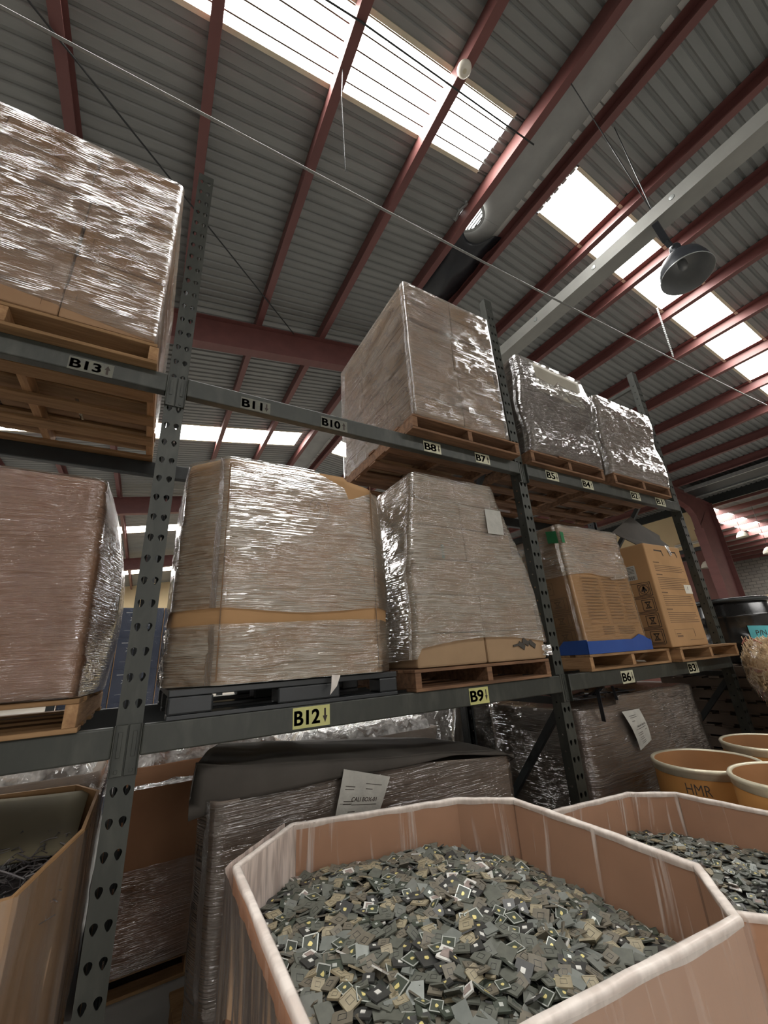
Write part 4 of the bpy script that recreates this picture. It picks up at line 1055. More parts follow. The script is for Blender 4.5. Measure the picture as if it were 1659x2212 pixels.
# ================================================================== floor level, under the rack
# open box at the lower left with wire scrap
p = pallet(-1.2, -.12, -.08, .88, 0, 'wooden pallet under the open scrap box at bottom left')
G0 = empty('open_scrap_box', (0, 0, 0), label='open cardboard box of wire scrap at bottom left, its liner hanging over the rim', cat='box')
poly0 = [(-1.2, -.1), (-.235, -.1), (-.095, .12), (-.095, .75), (-.2, .9), (-1.2, .9)]
rim0 = {0: 1.03, 1: 1.045, 2: 1.125, 3: 1.115, 4: 1.13, 5: 1.17}
def open_box(root, poly, rim, zb, mats, th=.012, name='box_wall', inner=None):
    """one wall panel per side, each a thin slab with its own rim heights"""
    n = len(poly); c = Vector((sum(q[0] for q in poly) / n, sum(q[1] for q in poly) / n))
    mb = MB()
    ins = []
    for i in range(n):
        p_, a, b = Vector(poly[i]), Vector(poly[i - 1]), Vector(poly[(i + 1) % n])
        n1 = (p_ - a).normalized(); n1 = Vector((-n1.y, n1.x)); n2 = (b - p_).normalized(); n2 = Vector((-n2.y, n2.x))
        k = (n1 + n2); k = k / max(.3, k.dot(n1)); ins.append(p_ + k * th)
    R_ = [rim[i] for i in range(n)]
    vs = []
    for i in range(n): vs += [(poly[i][0], poly[i][1], zb), (poly[i][0], poly[i][1], R_[i]), (ins[i].x, ins[i].y, R_[i]), (ins[i].x, ins[i].y, zb)]
    fs = []
    for i in range(n):
        j = (i + 1) % n; a, b = 4 * i, 4 * j
        fs += [(a, b, b + 1, a + 1), (a + 1, b + 1, b + 2, a + 2), (a + 2, b + 2, b + 3, a + 3)]
    mb.add(vs, fs)
    mb.add([(q[0], q[1], zb + .005) for q in poly], [tuple(range(n))])
    o = mb.build(name, mats, root)
    return o, ins
open_box(G0, poly0, rim0, .114, MT['card_tan'])
def drape(root, poly, rim, mat, down, up=.0, off=.006, inward=False, seed=0, amp=.006, name='liner', sub=14, nz=14, sel=None, blo=None):
    """a strip of film hanging from the rim, outside (or inside) the wall"""
    n = len(poly); vs = []; uv = []; cols = 0; run = 0
    c = Vector((sum(q[0] for q in poly) / n, sum(q[1] for q in poly) / n))
    idx = list(range(n)) if sel is None else sel
    for i in idx:
        j = (i + 1) % n; a, b = Vector(poly[i]), Vector(poly[j]); L = (b - a).length; d = (b - a) / L; nr = Vector((d.y, -d.x)) * (-1 if inward else 1)
        m_ = max(3, int(L / .012))
        for s in range(m_ + (1 if i == idx[-1] else 0)):
            t = s / m_; p_ = a + (b - a) * t; zt_ = rim[i] * (1 - t) + rim[j] * t
            dn = down if not callable(down) else down(p_.x, p_.y)
            for k in range(nz + 1):
                v = k / nz; z = zt_ + up - dn * v
                e = off + amp * (mnoise.noise(((run + L * t) * 22 + seed, z * 2.4, seed)) + .6 * mnoise.noise(((run + L * t) * 55 + seed, z * 3, seed + 4))) * (.35 + .65 * v)
                q = p_ + nr * max(.002, e)
                vs.append((q.x, q.y, z)); uv.append((run + L * t, z))
            cols += 1
        run += L
    mb = MB(); w_ = nz + 1
    mb.add(vs, [(i * w_ + k, (i + 1) * w_ + k, (i + 1) * w_ + k + 1, i * w_ + k + 1) for i in range(cols - 1) for k in range(nz)])
    return mb.build(name, mat, root, smooth=True, uv=uv)
drape(G0, poly0, rim0, MT['liner_haze'], lambda x, y: .10 + (.42 if x > -.25 else 0) + .25 * max(0, (x + .6)), seed=3, sel=[0, 1, 2, 3], amp=.01, off=.01)
mb = MB(); vs = [(-1.17, .84, 1.23), (-.17, .82, 1.20), (-.13, .74, 1.19), (-.13, .30, 1.13), (-.32, .06, 1.02), (-1.17, .10, 1.01)]
lid = MB(); k_ = 14; vv = []
for j in range(k_ + 1):
    for i in range(k_ + 1):
        u, v = i / k_, j / k_; x = -1.16 + 1.02 * u; y = .36 + .48 * v + .12 * (1 - u) * (1 - v); z = 1.00 + (.165 - .045 * u) * v ** .8 + .010 * math.sin(u * 5) * v; vv.append((x, y, z))
lid.add(vv, [(j * (k_ + 1) + i, j * (k_ + 1) + i + 1, (j + 1) * (k_ + 1) + i + 1, (j + 1) * (k_ + 1) + i) for j in range(k_) for i in range(k_)])
o = lid.build('lid_sheet', MT['card_olive'], G0, smooth=True); o.modifiers.new('thick', 'SOLIDIFY').thickness = .008; o['label'] = 'olive cardboard sheet sloping down into the box'
# wire scrap: nobody could count it
MT['scrap'] = surf('wire_scrap', (.14, .13, .12), (.08, .07, .075), .5, .2, scale=30, c3=(.22, .20, .19))
MT['scrap2'] = surf('pale_wire_scrap', (.36, .34, .33), (.25, .23, .24), .45, .2, scale=30)
rs = random.Random(11); mb = MB()
mb.prism([(-1.17, -.07), (-.25, -.07), (-.13, .13), (-.13, .72), (-.24, .8), (-1.17, .8)], .55, .93)
for i in range(900):
    x = rs.uniform(-1.1, -.16); y = rs.uniform(-.07, .55); z = .93 + .10 * (y + .1) + rs.uniform(-.02, .05); a = rs.uniform(0, 2 * PI); l = rs.uniform(.03, .12); t = rs.uniform(-.35, .35)
    if x > -.24 and y < .0 or x + .0 > -.235 + (y + .1) * .63: continue
    d = Vector((math.cos(a) * l, math.sin(a) * l, t * l)); p0 = Vector((x, y, z)); mb.tube([p0 - d / 2, p0 + Vector((0, 0, rs.uniform(-.01, .02))), p0 + d / 2], rs.choice((.0015, .0022, .003)), 4, mi=0 if rs.random() < .7 else 1)
o = mb.build('wire_scrap', [MT['scrap'], MT['scrap2']]); tag(o, 'tangled grey wire scrap lying in the open box at bottom left', 'wire scrap', kind='stuff')
for b_ in o.data.materials: pass

# B2: wide wrapped load with a dark cover, centre bay
p = pallet(.34, 1.98, .06, 1.0, 0, 'wooden pallet under the dark covered load below label B12')
B2 = empty('covered_load', (0, 0, 0), label='wide grey wrapped load with a dark cover over its top, below label B12', cat='wrapped load', group='wrapped loads under the rack')
pf = lambda t: [(.365 - .02 * t, .05), (1.93 + .04 * t, .05), (1.99, .12), (1.99, .95), (.56, .95), (.305, .19)]
zt_b = lambda x, y: 1.135 - .075 * max(0, x - 1.15) / .8 - .03 * max(0, y)
shell('box_body', MT['card_grey'], B2, pf, .116, 1.13, r=.03, nz=18, amp=.004, freq=3, seed=61, ztop=zt_b)
shell('stretch_wrap', MT['wrap_grey'], B2, pf, .118, 1.14, r=.03, off=.014, nz=50, amp=.005, freq=5, seed=62, cap=False, ztop=zt_b)
mb = MB(); nx, ny = 46, 26; vs = []
def cover_z(u, v):
    return (1 - u) * (1 - v) * 1.27 + u * (1 - v) * 1.09 + (1 - u) * v * 1.21 + u * v * 1.045 + .012 * math.sin(PI * v) + .010 * mnoise.noise((u * 5, v * 3, 2)) + (.012 if .16 < u < .30 else 0) * math.sin(PI * v)
top = []
for j in range(ny + 1):
    for i in range(nx + 1):
        u, v = i / nx, j / ny; x = .25 + 1.73 * u; y = .035 + .96 * v
        if u < .14: y = max(y, .035 + (.14 - u) * .95)
        x += max(0, 1 - u) * .27 * max(0, y - .10)
        vs.append((x, y, cover_z(u, v) - (.05 * (max(0, u - .93) / .07) ** 2)))
mb.add(vs, [(j * (nx + 1) + i, j * (nx + 1) + i + 1, (j + 1) * (nx + 1) + i + 1, (j + 1) * (nx + 1) + i) for j in range(ny) for i in range(nx)])
# skirt in front and on the left chamfer
sk = []
path = [(j, 0) for j in range(ny, 0, -1)]
edge = [vs[j * (nx + 1)] for j in range(ny, -1, -1)] + [vs[i] for i in range(1, nx + 1)] + [vs[j * (nx + 1) + nx] for j in range(1, ny + 1)]
for q, e in enumerate(edge):
    left = q <= ny; right = q > ny + nx; x = e[0]; u = (x - .25) / 1.73
    low = 1.14 - .025 * u - .05 * max(0, u - .75) / .25 + .004 * math.sin(x * 9) if not left and u > .14 else (1.06 if left else 1.06 + (1.14 - 1.06) * (u / .14))
    if right: low = min(e[2] - .03, 1.055)
    for k in range(7):
        v = k / 6; z = e[2] + (low - e[2]) * v; b_ = .008 * math.sin(PI * v) + .012 * v
        sk.append((e[0] - (b_ if left else 0) + (b_ if right else 0), e[1] - (b_ if not left and not right else 0) - (.0 if left or right else .004), z))
n0 = len(mb.v); mb.v += sk
for q in range(len(edge) - 1):
    for k in range(6): mb.f.append((n0 + q * 7 + k, n0 + q * 7 + k + 1, n0 + (q + 1) * 7 + k + 1, n0 + (q + 1) * 7 + k)); mb.m.append(0)
o = mb.build('dark_cover', MT['card_dark'], B2, smooth=True); o['label'] = 'dark folded cover over the top of the load'; o.modifiers.new('thick', 'SOLIDIFY').thickness = .006
def sheet_paper(name, parent, corners, curl, texts, rs, mat='paper'):
    """paper with four 3d corners (tl, tr, br, bl) and a curl"""
    tl, tr, br, bl = [Vector(c) for c in corners]; nrm = (tr - tl).cross(bl - tl).normalized()
    if nrm.y > 0: nrm = -nrm
    def P(u, v, lift=0): return tl.lerp(tr, u).lerp(bl.lerp(br, u), v) + nrm * (curl * math.sin(PI * v) * (1 + .3 * math.sin(u * 4)) + .003 * mnoise.noise((u * 6, v * 6, 3)) + lift)
    mb = MB(); vs = [P(i / 12, j / 16) for j in range(17) for i in range(13)]
    mb.add(vs, [(j * 13 + i, j * 13 + i + 1, (j + 1) * 13 + i + 1, (j + 1) * 13 + i) for j in range(16) for i in range(12)])
    o = mb.build(name, MT[mat], parent, smooth=True)
    W = (tr - tl).length; H = (bl - tl).length
    Mf = lambda u, v: P(u / W, 1 - v / H, .0016)
    mb = MB()
    for t in texts:
        if t[0] == 't': letters(mb, t[1], t[2] * W, t[3] * H, t[4] * H, t[5] * W, Mf)
        elif t[0] == 'l': text_lines(mb, Mf, t[1] * W, t[2] * W, t[3] * H, t[4], .05 * H, .012 * H, rs)
        elif t[0] == 'r': mb.ribbon([(a * W, b * H) for a, b in t[1]], .006 * H, Mf)
    mb.build('printed_text', MT['ink'], o)
    return o
rs = random.Random(4)
sheet_paper('paper_sheet', B2, [(.885, .002, 1.172), (1.13, .004, 1.10), (1.05, .02, .93), (.83, .016, .945)], .004,
    [('t', 'CALI BOX-01', .55, .50, .085, .56), ('l', .52, .86, .80, 1), ('l', .54, .68, .70, 1), ('l', .1, .3, .72, 2), ('l', .30, .85, .40, 1), ('l', .12, .3, .46, 2), ('l', .25, .4, .28, 1), ('l', .2, .42, .12, 1), ('r', [(.05, .42), (.3, .42)])], rs)

# B4: big wrapped load in the right bay, and its paper label
p = pallet(2.76, 4.68, .12, 1.02, 0, 'wooden pallet under the large grey brown wrapped load below label B6')
B4 = empty('wrapped_load', (0, 0, 0), label='large grey brown wrapped load with a curled white label, below label B6', cat='wrapped load', group='wrapped loads under the rack')
pf = lambda t: [(2.72 + .02 * t, .10), (4.45 - .10 * t, .10), (4.80 - .22 * t, .30), (4.80 - .22 * t, 1.0), (2.72, 1.0)]
shell('bale', MT['card_grey'], B4, pf, .116, 1.25, r=.07, nz=20, amp=.008, freq=3, seed=71, dome=.05, ztop=lambda x, y: 1.20 + .06 * (x > 3.2) - .12 * max(0, (x - 4.2)))
shell('stretch_wrap', MT['wrap_grey'], B4, pf, .118, 1.25, r=.07, off=.016, nz=50, amp=.007, freq=5, seed=72, dome=.055, ztop=lambda x, y: 1.205 + .06 * (x > 3.2) - .12 * max(0, (x - 4.2)))
for i in range(16):
    x = rs.uniform(2.75, 3.5); y = rs.uniform(.12, .5); d = Vector((rs.uniform(-.16, .16), rs.uniform(-.05, .05), rs.uniform(-.01, .03))); q = Vector((x, y, 1.265 + rs.uniform(0, .03))); MB().bar(q - d, q + d, .03, .008).build('loose_black_strip', MT['black_sheet'], B4)
MB().bar((2.92, .04, 1.33), (2.94, .055, 1.12), .03, .004).build('loose_black_strip', MT['black_sheet'], B4); MB().bar((3.12, .05, 1.34), (3.16, .06, 1.24), .02, .004).build('loose_black_strip', MT['black_sheet'], B4)
sheet_paper('paper_label', B4, [(3.19, .066, 1.155), (3.42, .066, 1.152), (3.475, .062, .93), (3.30, .06, .885)], .018,
    [('t', 'CALI NET PART-01', .58, .57, .045, .6), ('l', .2, .85, .5, 1), ('l', .2, .5, .40, 2), ('l', .25, .5, .28, 2), ('l', .3, .6, .16, 2), ('l', .7, .85, .42, 1), ('l', .2, .6, .86, 2), ('l', .2, .35, .72, 1)], rs)

# ------------------------------------------------------------------ rear row, back to back with the rack
def crumple(root, x0, x1, y0, y1, z0, z1, seed, drop=.12, name='crumpled_wrap'):
    mb = MB(); nx, ny = 64, 40; vs = []; uv = []
    for j in range(ny + 1):
        for i in range(nx + 1):
            u, v = i / nx, j / ny; e = min(u, 1 - u, v, 1 - v); k = min(1, e / .10); k = k * k * (3 - 2 * k)
            x = x0 + (x1 - x0) * u; y = y0 + (y1 - y0) * v
            h = mnoise.noise((x * 3 + seed, y * 3, seed)) * .5 + abs(mnoise.noise((x * 9, y * 9 + seed, seed))) * .6 + mnoise.noise((x * 26, y * 26, seed)) * .2
            z = z0 - drop * (1 - k) + (z1 - z0) * k * (.55 + .6 * h)
            vs.append((x + .012 * mnoise.noise((x * 20, y * 20, 5 + seed)), y + .012 * mnoise.noise((x * 20, y * 20, 9 + seed)), z)); uv.append((x, y))
    mb.add(vs, [(j * (nx + 1) + i, j * (nx + 1) + i + 1, (j + 1) * (nx + 1) + i + 1, (j + 1) * (nx + 1) + i) for j in range(ny) for i in range(nx)])
    return mb.build(name, MT['wrap_crumple'], root, smooth=False, uv=uv)
rear = [
    (-1.35, -.13, 1.30, 2.35, 1.10, 1.27, 'card_grey', 'wrapped load with a crumpled bright clear top behind the open scrap box'),
    (-.08, .98, 1.28, 2.35, 1.09, 1.24, 'card_brown', 'orange brown box with crumpled clear top, between the left upright and dark covered load'),
    (1.06, 2.40, 1.30, 2.35, 1.03, 1.16, 'card_grey', 'low wrapped load with a crumpled clear top behind the dark covered load'),
]
for i, (a, b, c, d, zt_, zc, mt, lb) in enumerate(rear):
    pallet(a + .02, b - .02, c + .02, d - .02, 0, 'wooden pallet in the rear row under the ' + ('wrapped load behind the scrap box', 'orange brown box', 'low wrapped load')[i])
    r = empty('wrapped_box', (0, 0, 0), label=lb, cat='wrapped load', group='wrapped loads in the rear row')
    pq = lambda t: [(a + .06, c), (b - .06, c), (b, c + .06), (b, d - .06), (b - .06, d), (a + .06, d), (a, d - .06), (a, c + .06)]
    shell('box_body', MT[mt], r, pq, .116, zt_, r=.02, nz=8, amp=.003, freq=3, seed=80 + i)
    shell('stretch_wrap', MT['wrap_tight'], r, pq, .118, .58 if i == 1 else zt_ + .004, r=.02, off=.012, nz=36, amp=.006, freq=6, seed=90 + i, cap=False)
    crumple(r, a - .02, b + .02, c - .02, d + .02, zt_ + .01, zc, 5 + i * 3)
p = pallet(2.66, 4.1, 1.3, 2.3, 0, 'wooden pallet under the dark wrapped load behind the middle upright')
r = empty('wrapped_load', (0, 0, 0), label='dark glossy wrapped load behind the middle upright and its diagonal brace', cat='wrapped load', group='wrapped loads in the rear row')
pq = lambda t: rect(2.62 + .03 * math.sin(t * 7), 4.15, 1.27, 2.3)
shell('bale', MT['card_dark'], r, pq, .116, 1.20, r=.06, nz=16, amp=.01, freq=4, seed=95, dome=.03)
shell('stretch_wrap', MT['wrap_tight'], r, pq, .118, 1.215, r=.06, off=.024, nz=50, amp=.012, freq=6, seed=96, dome=.035)
mb = MB()
for x in (2.7, 3.0, 3.4): mb.box(x, x + .24, 1.26, 1.5, 1.222, 1.236)
mb.build('pale_board', MT['flash'], r)

# ------------------------------------------------------------------ navy cartons across the next aisle
bx = MB(); bx.box(-.27, .27, 0, .5, 0, .42)
proto = None; nb = 0
def blue(x, y, z, label):
    global proto, nb
    r = empty('navy_carton', (x, y, z), label=label, cat='carton', group='navy cartons across the next aisle')
    b = MB(); b.box(-.268, .268, 0, .5, 0, .418)
    if proto is None:
        o1 = b.build('carton_body', MT['blue_box'], r)
        q = MB(); Mf = lambda u, v: (u, -.002, v); letters(q, 'XP', -.10, .26, .05, .10, Mf); letters(q, 'Infant Car Seat', .02, .18, .032, .26, Mf, bold=.0)
        q.ribbon([(-.2, .35), (.0, .35)], .014, Mf); q.ribbon([(-.2, .1), (.2, .1)], .003, Mf); o2 = q.build('printed_text', MT['white_ink'], r)
        q = MB(); q.box(-.27, -.262, -.003, .0, 0, .418); o3 = q.build('edge_tape', MT['card_tan'], r)
        q = MB(); q.v += [(-.27, -.012, 0), (.27, -.012, 0), (.27, -.012, .42), (-.27, -.012, .42)]; q.f.append((0, 1, 2, 3)); q.m.append(0); o4 = q.build('stretch_wrap', MT['wrap_clear'], r, uv=[(0, 0), (.54, 0), (.54, .42), (0, .42)])
        proto = (o1, o2, o3, o4)
    else:
        for o in proto:
            c = o.copy(); COL.objects.link(c); c.parent = r
    nb += 1
cols = ['leftmost', 'second', 'third', 'fourth', 'fifth', 'sixth', 'seventh', 'eighth', 'ninth', 'tenth', 'eleventh', 'twelfth', 'thirteenth', 'fourteenth', 'fifteenth']
lev = ['floor row', 'second row', 'third row', 'fourth row', 'fifth row', 'top row']
for i in range(15):
    for k in range(6 if i < 3 else 2):
        blue(-.62 + .545 * i, 5.0, .02 + .42 * k, 'navy carton across the next aisle, %s stack from left, %s' % (cols[i], lev[k]))
for x in (-.93, 1.05, 3.2, 5.4):
    H = 3.2
    o = MB().box(x - .04, x + .04, 4.86, 4.94, 0, H).build('rack_post', MT['steel_dark'])
    tag(o, 'dark rack post in front of the navy cartons, %s' % {-.93: 'at their left end', 1.05: 'after their tall stacks', 3.2: 'midway along the low stacks', 5.4: 'near their right end'}[x], 'rack post', 'rack posts across the next aisle')

# ================================================================== big open boxes of scrap chips
p = pallet(.42, 1.40, -1.22, -.30, 0, 'wooden pallet under the big open box of chips')
G1 = empty('open_chip_box', (0, 0, 0), label='big eight sided open cardboard box full of scrap chips in the foreground', cat='box', group='open boxes of chips')
polyA = [(.335, -1.12), (.47, -1.25), (.675, -1.275), (1.25, -1.345), (1.44, -1.18), (1.469, -.869), (1.464, -.468), (1.28, -.307), (.602, -.112), (.347, -.341)]
rimA = {i: 1.05 for i in range(10)}; rimA[5] = 1.045; rimA[0] = 1.045
open_box(G1, polyA, rimA, .114, MT['card_pink'], th=.014)
def rim_bead(root, poly, rim, r_, mat, seed):
    pts = []; uv = []
    n = len(poly)
    for i in range(n):
        a, b = Vector(poly[i]), Vector(poly[(i + 1) % n]); m_ = max(4, int((b - a).length / .02))
        for s in range(m_):
            t = s / m_; q = a.lerp(b, t); pts.append((q.x, q.y, rim[i] * (1 - t) + rim[(i + 1) % n] * t + .002 * mnoise.noise((q.x * 14, q.y * 14, seed))))
    cx_ = sum(q[0] for q in poly) / n; cy_ = sum(q[1] for q in poly) / n
    prof = [(.003, -.016), (.0045, -.007), (.0035, .001), (-.001, .004), (-.013, .004), (-.0175, .001), (-.0185, -.007), (-.017, -.016)]
    mb = MB(); k = len(prof) - 1; m_ = len(pts); vs = []; uv = []; run = 0
    for i, q in enumerate(pts):
        a, b = Vector(pts[i - 1]), Vector(pts[(i + 1) % m_]); d = (b - a).normalized(); nr = Vector((d.y, -d.x, 0)).normalized()
        for j, (pn, pz) in enumerate(prof):
            e = .0016 * mnoise.noise((q[0] * 16, q[1] * 16, seed + j * .35)); sag = .007 * mnoise.noise((q[0] * 7 + seed, q[1] * 7, 3)) if j in (0, k) else 0
            vs.append(tuple(Vector(q) + nr * (pn + e) + Vector((0, 0, pz + e + sag)))); uv.append((run, j * .012))
        run += (Vector(pts[(i + 1) % m_]) - Vector(q)).length
    mb.add(vs, [(i * (k + 1) + j, ((i + 1) % m_) * (k + 1) + j, ((i + 1) % m_) * (k + 1) + j + 1, i * (k + 1) + j + 1) for i in range(m_) for j in range(k)])
    return mb.build('liner_rim', mat, root, smooth=True, uv=uv)
rim_bead(G1, polyA, rimA, .0085, MT['liner_rim'], 1)
drape(G1, polyA, rimA, MT['liner'], .21, off=.019, inward=True, seed=5, amp=.0025, name='liner_inside')
drape(G1, polyA, rimA, MT['liner_out'], lambda x, y: .62 + .1 * math.sin(x * 9), off=.014, seed=9, amp=.006, name='liner_outside', nz=24)

drape(G1, polyA, rimA, MT['liner_bag'], lambda x, y: .30 + .06 * math.sin(y * 14), up=.002, off=.030, seed=29, amp=.012, name='liner_gathered', nz=24, sel=[8, 9])
drape(G1, polyA, rimA, MT['liner_bag'], .20, off=.026, inward=True, seed=33, amp=.005, name='liner_gathered', sel=[8])
p = pallet(1.70, 2.64, -1.14, -.30, 0, 'wooden pallet under the second open box of chips')
G2 = empty('open_chip_box', (0, 0, 0), label='second open box of chips, behind the right side of the big box', cat='box', group='open boxes of chips')
polyB = [(1.62, -1.04), (1.74, -1.19), (2.50, -1.22), (2.69, -1.06), (2.69, -.87), (2.66, -.477), (2.477, -.313), (2.02, -.234), (1.80, -.215), (1.61, -.40)]
rimB = {i: .85 for i in range(10)}
open_box(G2, polyB, rimB, .114, MT['card_pink'], th=.014)
rim_bead(G2, polyB, rimB, .0085, MT['liner_rim'], 2)
drape(G2, polyB, rimB, MT['liner'], .22, off=.019, inward=True, seed=15, amp=.0025, name='liner_inside')
drape(G2, polyB, rimB, MT['liner_out'], .5, off=.014, seed=19, amp=.005, name='liner_outside', nz=20)

# chips -------------------------------------------------------------
CM = dict(
    green=surf('chip_dark_green', (0.041, 0.051, 0.039), (0.061, 0.070, 0.052), .45, scale=40),
    grey=surf('chip_grey', (0.119, 0.123, 0.100), (0.082, 0.086, 0.070), .5, scale=40),
    brown=surf('chip_brown_grey', (0.156, 0.138, 0.102), (0.111, 0.097, 0.072), .55, scale=40),
    tan=surf('chip_tan', (.32, .275, .18), (.24, .205, .135), .55, scale=40),
    dark=surf('chip_black', (.03, .03, .03), (.05, .05, .045), .4, scale=40),
    white=surf('chip_white_ceramic', (.66, .65, .60), (.55, .54, .5), .45, scale=30),
    silver=surf('chip_silver_frame', (.55, .57, .53), (.45, .47, .43), .4, .4, scale=30),
    gold=surf('chip_gold_mark', (.72, .62, .25), (.62, .52, .20), .45, .3, scale=60),
    pink=surf('chip_die_pink', (.30, .24, .21), (.22, .17, .155), .6, scale=60),
    blue=surf('chip_slate', (0.164, 0.176, 0.160), (0.213, 0.226, 0.205), .4, .2, scale=30))
CKEYS = list(CM); CMATS = [CM[k] for k in CKEYS]; CI = {k: i for i, k in enumerate(CKEYS)}
# kind: substrate colour, list of (child name, shape, colour)
KINDS = [
    ('green', [('frame', 'ring', 'silver'), ('die', 'blob', 'gold')], 'dark green chip with a pale frame and a gold mark'),
    ('grey', [('cap', 'ring_in', 'dark')], 'grey chip with a small square outline'),
    ('brown', [('cap', 'ring_in', 'dark')], 'brown grey chip with a square outline'),
    ('tan', [('frame', 'ring', 'tan'), ('cap', 'ring_in', 'brown')], 'tan chip with a raised square outline'),
    ('white', [('cap', 'sq_big', 'pink')], 'white bordered chip with a pinkish centre'),
    ('dark', [('die', 'sq', 'white')], 'black chip with a small white square'),
    ('blue', [], 'plain slate grey chip'),
    ('green', [('die', 'sq', 'silver'), ('frame', 'ring', 'green')], 'dark green chip with a small silver square'),
    ('grey', [], 'plain dark grey chip'),
    ('dark', [('die', 'blob', 'gold')], 'black chip with a gold mark'),
]
KW = [.10, .20, .18, .11, .025, .07, .08, .07, .12, .045]
def shape(mb, s, w, z, mi, rs):
    if s == 'ring':
        t = .07 * w
        for a in (((-w/2, w/2), (-w/2, -w/2 + t)), ((-w/2, w/2), (w/2 - t, w/2)), ((-w/2, -w/2 + t), (-w/2, w/2)), ((w/2 - t, w/2), (-w/2, w/2))): mb.box(a[0][0], a[0][1], a[1][0], a[1][1], z, z + .022 * w, mi)
    elif s == 'ring_in':
        o_, t = .21 * w, .028 * w
        for a in (((-o_, o_), (-o_, -o_ + t)), ((-o_, o_), (o_ - t, o_)), ((-o_, -o_ + t), (-o_, o_)), ((o_ - t, o_), (-o_, o_))): mb.box(a[0][0], a[0][1], a[1][0], a[1][1], z, z + .012 * w, mi)
    elif s == 'sq': mb.box(-.14 * w, .14 * w, -.14 * w, .14 * w, z, z + .03 * w, mi)
    elif s == 'sq_big': mb.box(-.30 * w, .30 * w, -.33 * w, .33 * w, z, z + .03 * w, mi)
    elif s == 'blob':
        n = 7; pts = [(.17 * w * rs.uniform(.55, 1.15) * math.cos(2 * PI * k / n), .17 * w * rs.uniform(.55, 1.15) * math.sin(2 * PI * k / n)) for k in range(n)]; mb.prism(pts, z, z + .02 * w, mi)
rs = random.Random(21)
def chip_height(x, y):
    """surface of the heap in the near box"""
    dx = (x - .86) / .62; dy = (y + .72) / .60
    return .925 - .045 * (dx * dx + dy * dy) - .055 * max(0, (x - 1.15) / .3) + .012 * mnoise.noise((x * 5, y * 5, 0))
def inside(poly, x, y, m_=0.0):
    c = False; n = len(poly)
    for i in range(n):
        x1, y1 = poly[i]; x2, y2 = poly[(i + 1) % n]
        if (y1 > y) != (y2 > y) and x < (x2 - x1) * (y - y1) / (y2 - y1) + x1: c = not c
    if not c: return False
    if m_:
        for i in range(n):
            a, b = Vector(poly[i]), Vector(poly[(i + 1) % n]); d = b - a; t = max(0, min(1, (Vector((x, y)) - a).dot(d) / d.length_squared))
            if (Vector((x, y)) - (a + d * t)).length < m_: return False
    return True
RW = [Vector(v) for v in R_ROWS]
def px(P_):
    d = Vector(P_) - CAM; z = RW[2].dot(d)
    return (RW[0].dot(d) / z * F_PX + 829.5, RW[1].dot(d) / z * F_PX + 1106, z)
def chip_matrix(x, y, z, tilt):
    ax = rs.uniform(0, 2 * PI)
    return Matrix.Translation((x, y, z)) @ Matrix.Rotation(tilt, 4, Vector((math.cos(ax), math.sin(ax), 0))) @ Matrix.Rotation(rs.uniform(0, 2 * PI), 4, 'Z')
def pick():
    return rs.choices(range(len(KINDS)), KW)[0]
chips = []
# upper layer, spaced; then a dense lower layer
grid = {}
def far_enough(x, y, d):
    gx, gy = int(x / .06), int(y / .06)
    for i in range(gx - 1, gx + 2):
        for j in range(gy - 1, gy + 2):
            for (a, b, e) in grid.get((i, j), ()):
                if (a - x) ** 2 + (b - y) ** 2 < (.36 * (e + d)) ** 2: return False
    grid.setdefault((gx, gy), []).append((x, y, d)); return True
tries = 0
while tries < 16000:
    tries += 1
    x, y = rs.uniform(.36, 1.45), rs.uniform(-1.33, -.13)
    w = rs.choice((.030, .034, .037, .040, .043, .047))
    if not inside(polyA, x, y, .02 + w * .55) or not far_enough(x, y, w): continue
    chips.append((x, y, chip_height(x, y) + .012, w, rs.gauss(0, .33), 1))
n_top = len(chips)
for i in range(3600):
    x, y = rs.uniform(.36, 1.45), rs.uniform(-1.33, -.13)
    w = rs.choice((.028, .032, .036, .040, .044))
    if inside(polyA, x, y, .016 + w * .5): chips.append((x, y, chip_height(x, y) + rs.uniform(-.022, .006), w, rs.gauss(0, .38), 0))
vis = []
for i, c in enumerate(chips[:n_top]):
    u, v, d = px(c[:3])
    if 560 < u < 1650 and 1780 < v < 2205: vis.append((c[3] * F_PX / d, i))
vis.sort(reverse=True); single = set(i for _, i in vis[:300])
stuff = MB(); pc = {}
for i, (x, y, z, w, tilt, top_) in enumerate(chips):
    k = pick(); sub, kids, lab = KINDS[k]; M_ = chip_matrix(x, y, z, tilt)
    if i in single:
        wi = round(w, 3); key = (k, wi)
        if key not in pc:
            b = MB(); b.box(-w / 2, w / 2, -w / 2, w / 2, -.0022, .0014); o = b.build('scrap_chip', CM[sub], None)
            ch_ = []
            for nm, s, cc in kids:
                q = MB(); shape(q, s, w * .98, .0014, 0, rs); ch_.append(q.build('chip_' + nm, CM[cc], o))
            pc[key] = (o, ch_)
        else:
            src, sch = pc[key]; o = src.copy(); COL.objects.link(o)
            for s_ in sch: c_ = s_.copy(); COL.objects.link(c_); c_.parent = o
        o.matrix_world = M_
        tag(o, lab + ' on the big box heap', 'chip', 'scrap chips on the heap: ' + lab)
    else:
        b = MB(); b.box(-w / 2, w / 2, -w / 2, w / 2, -.0022, .0014, CI[sub])
        for nm, s, cc in kids: shape(b, s, w * .98, .0014, CI[cc], rs)
        n0 = len(stuff.v); stuff.v += [tuple(M_ @ Vector(q)) for q in b.v]; stuff.f += [tuple(a + n0 for a in f_) for f_ in b.f]; stuff.m += b.m
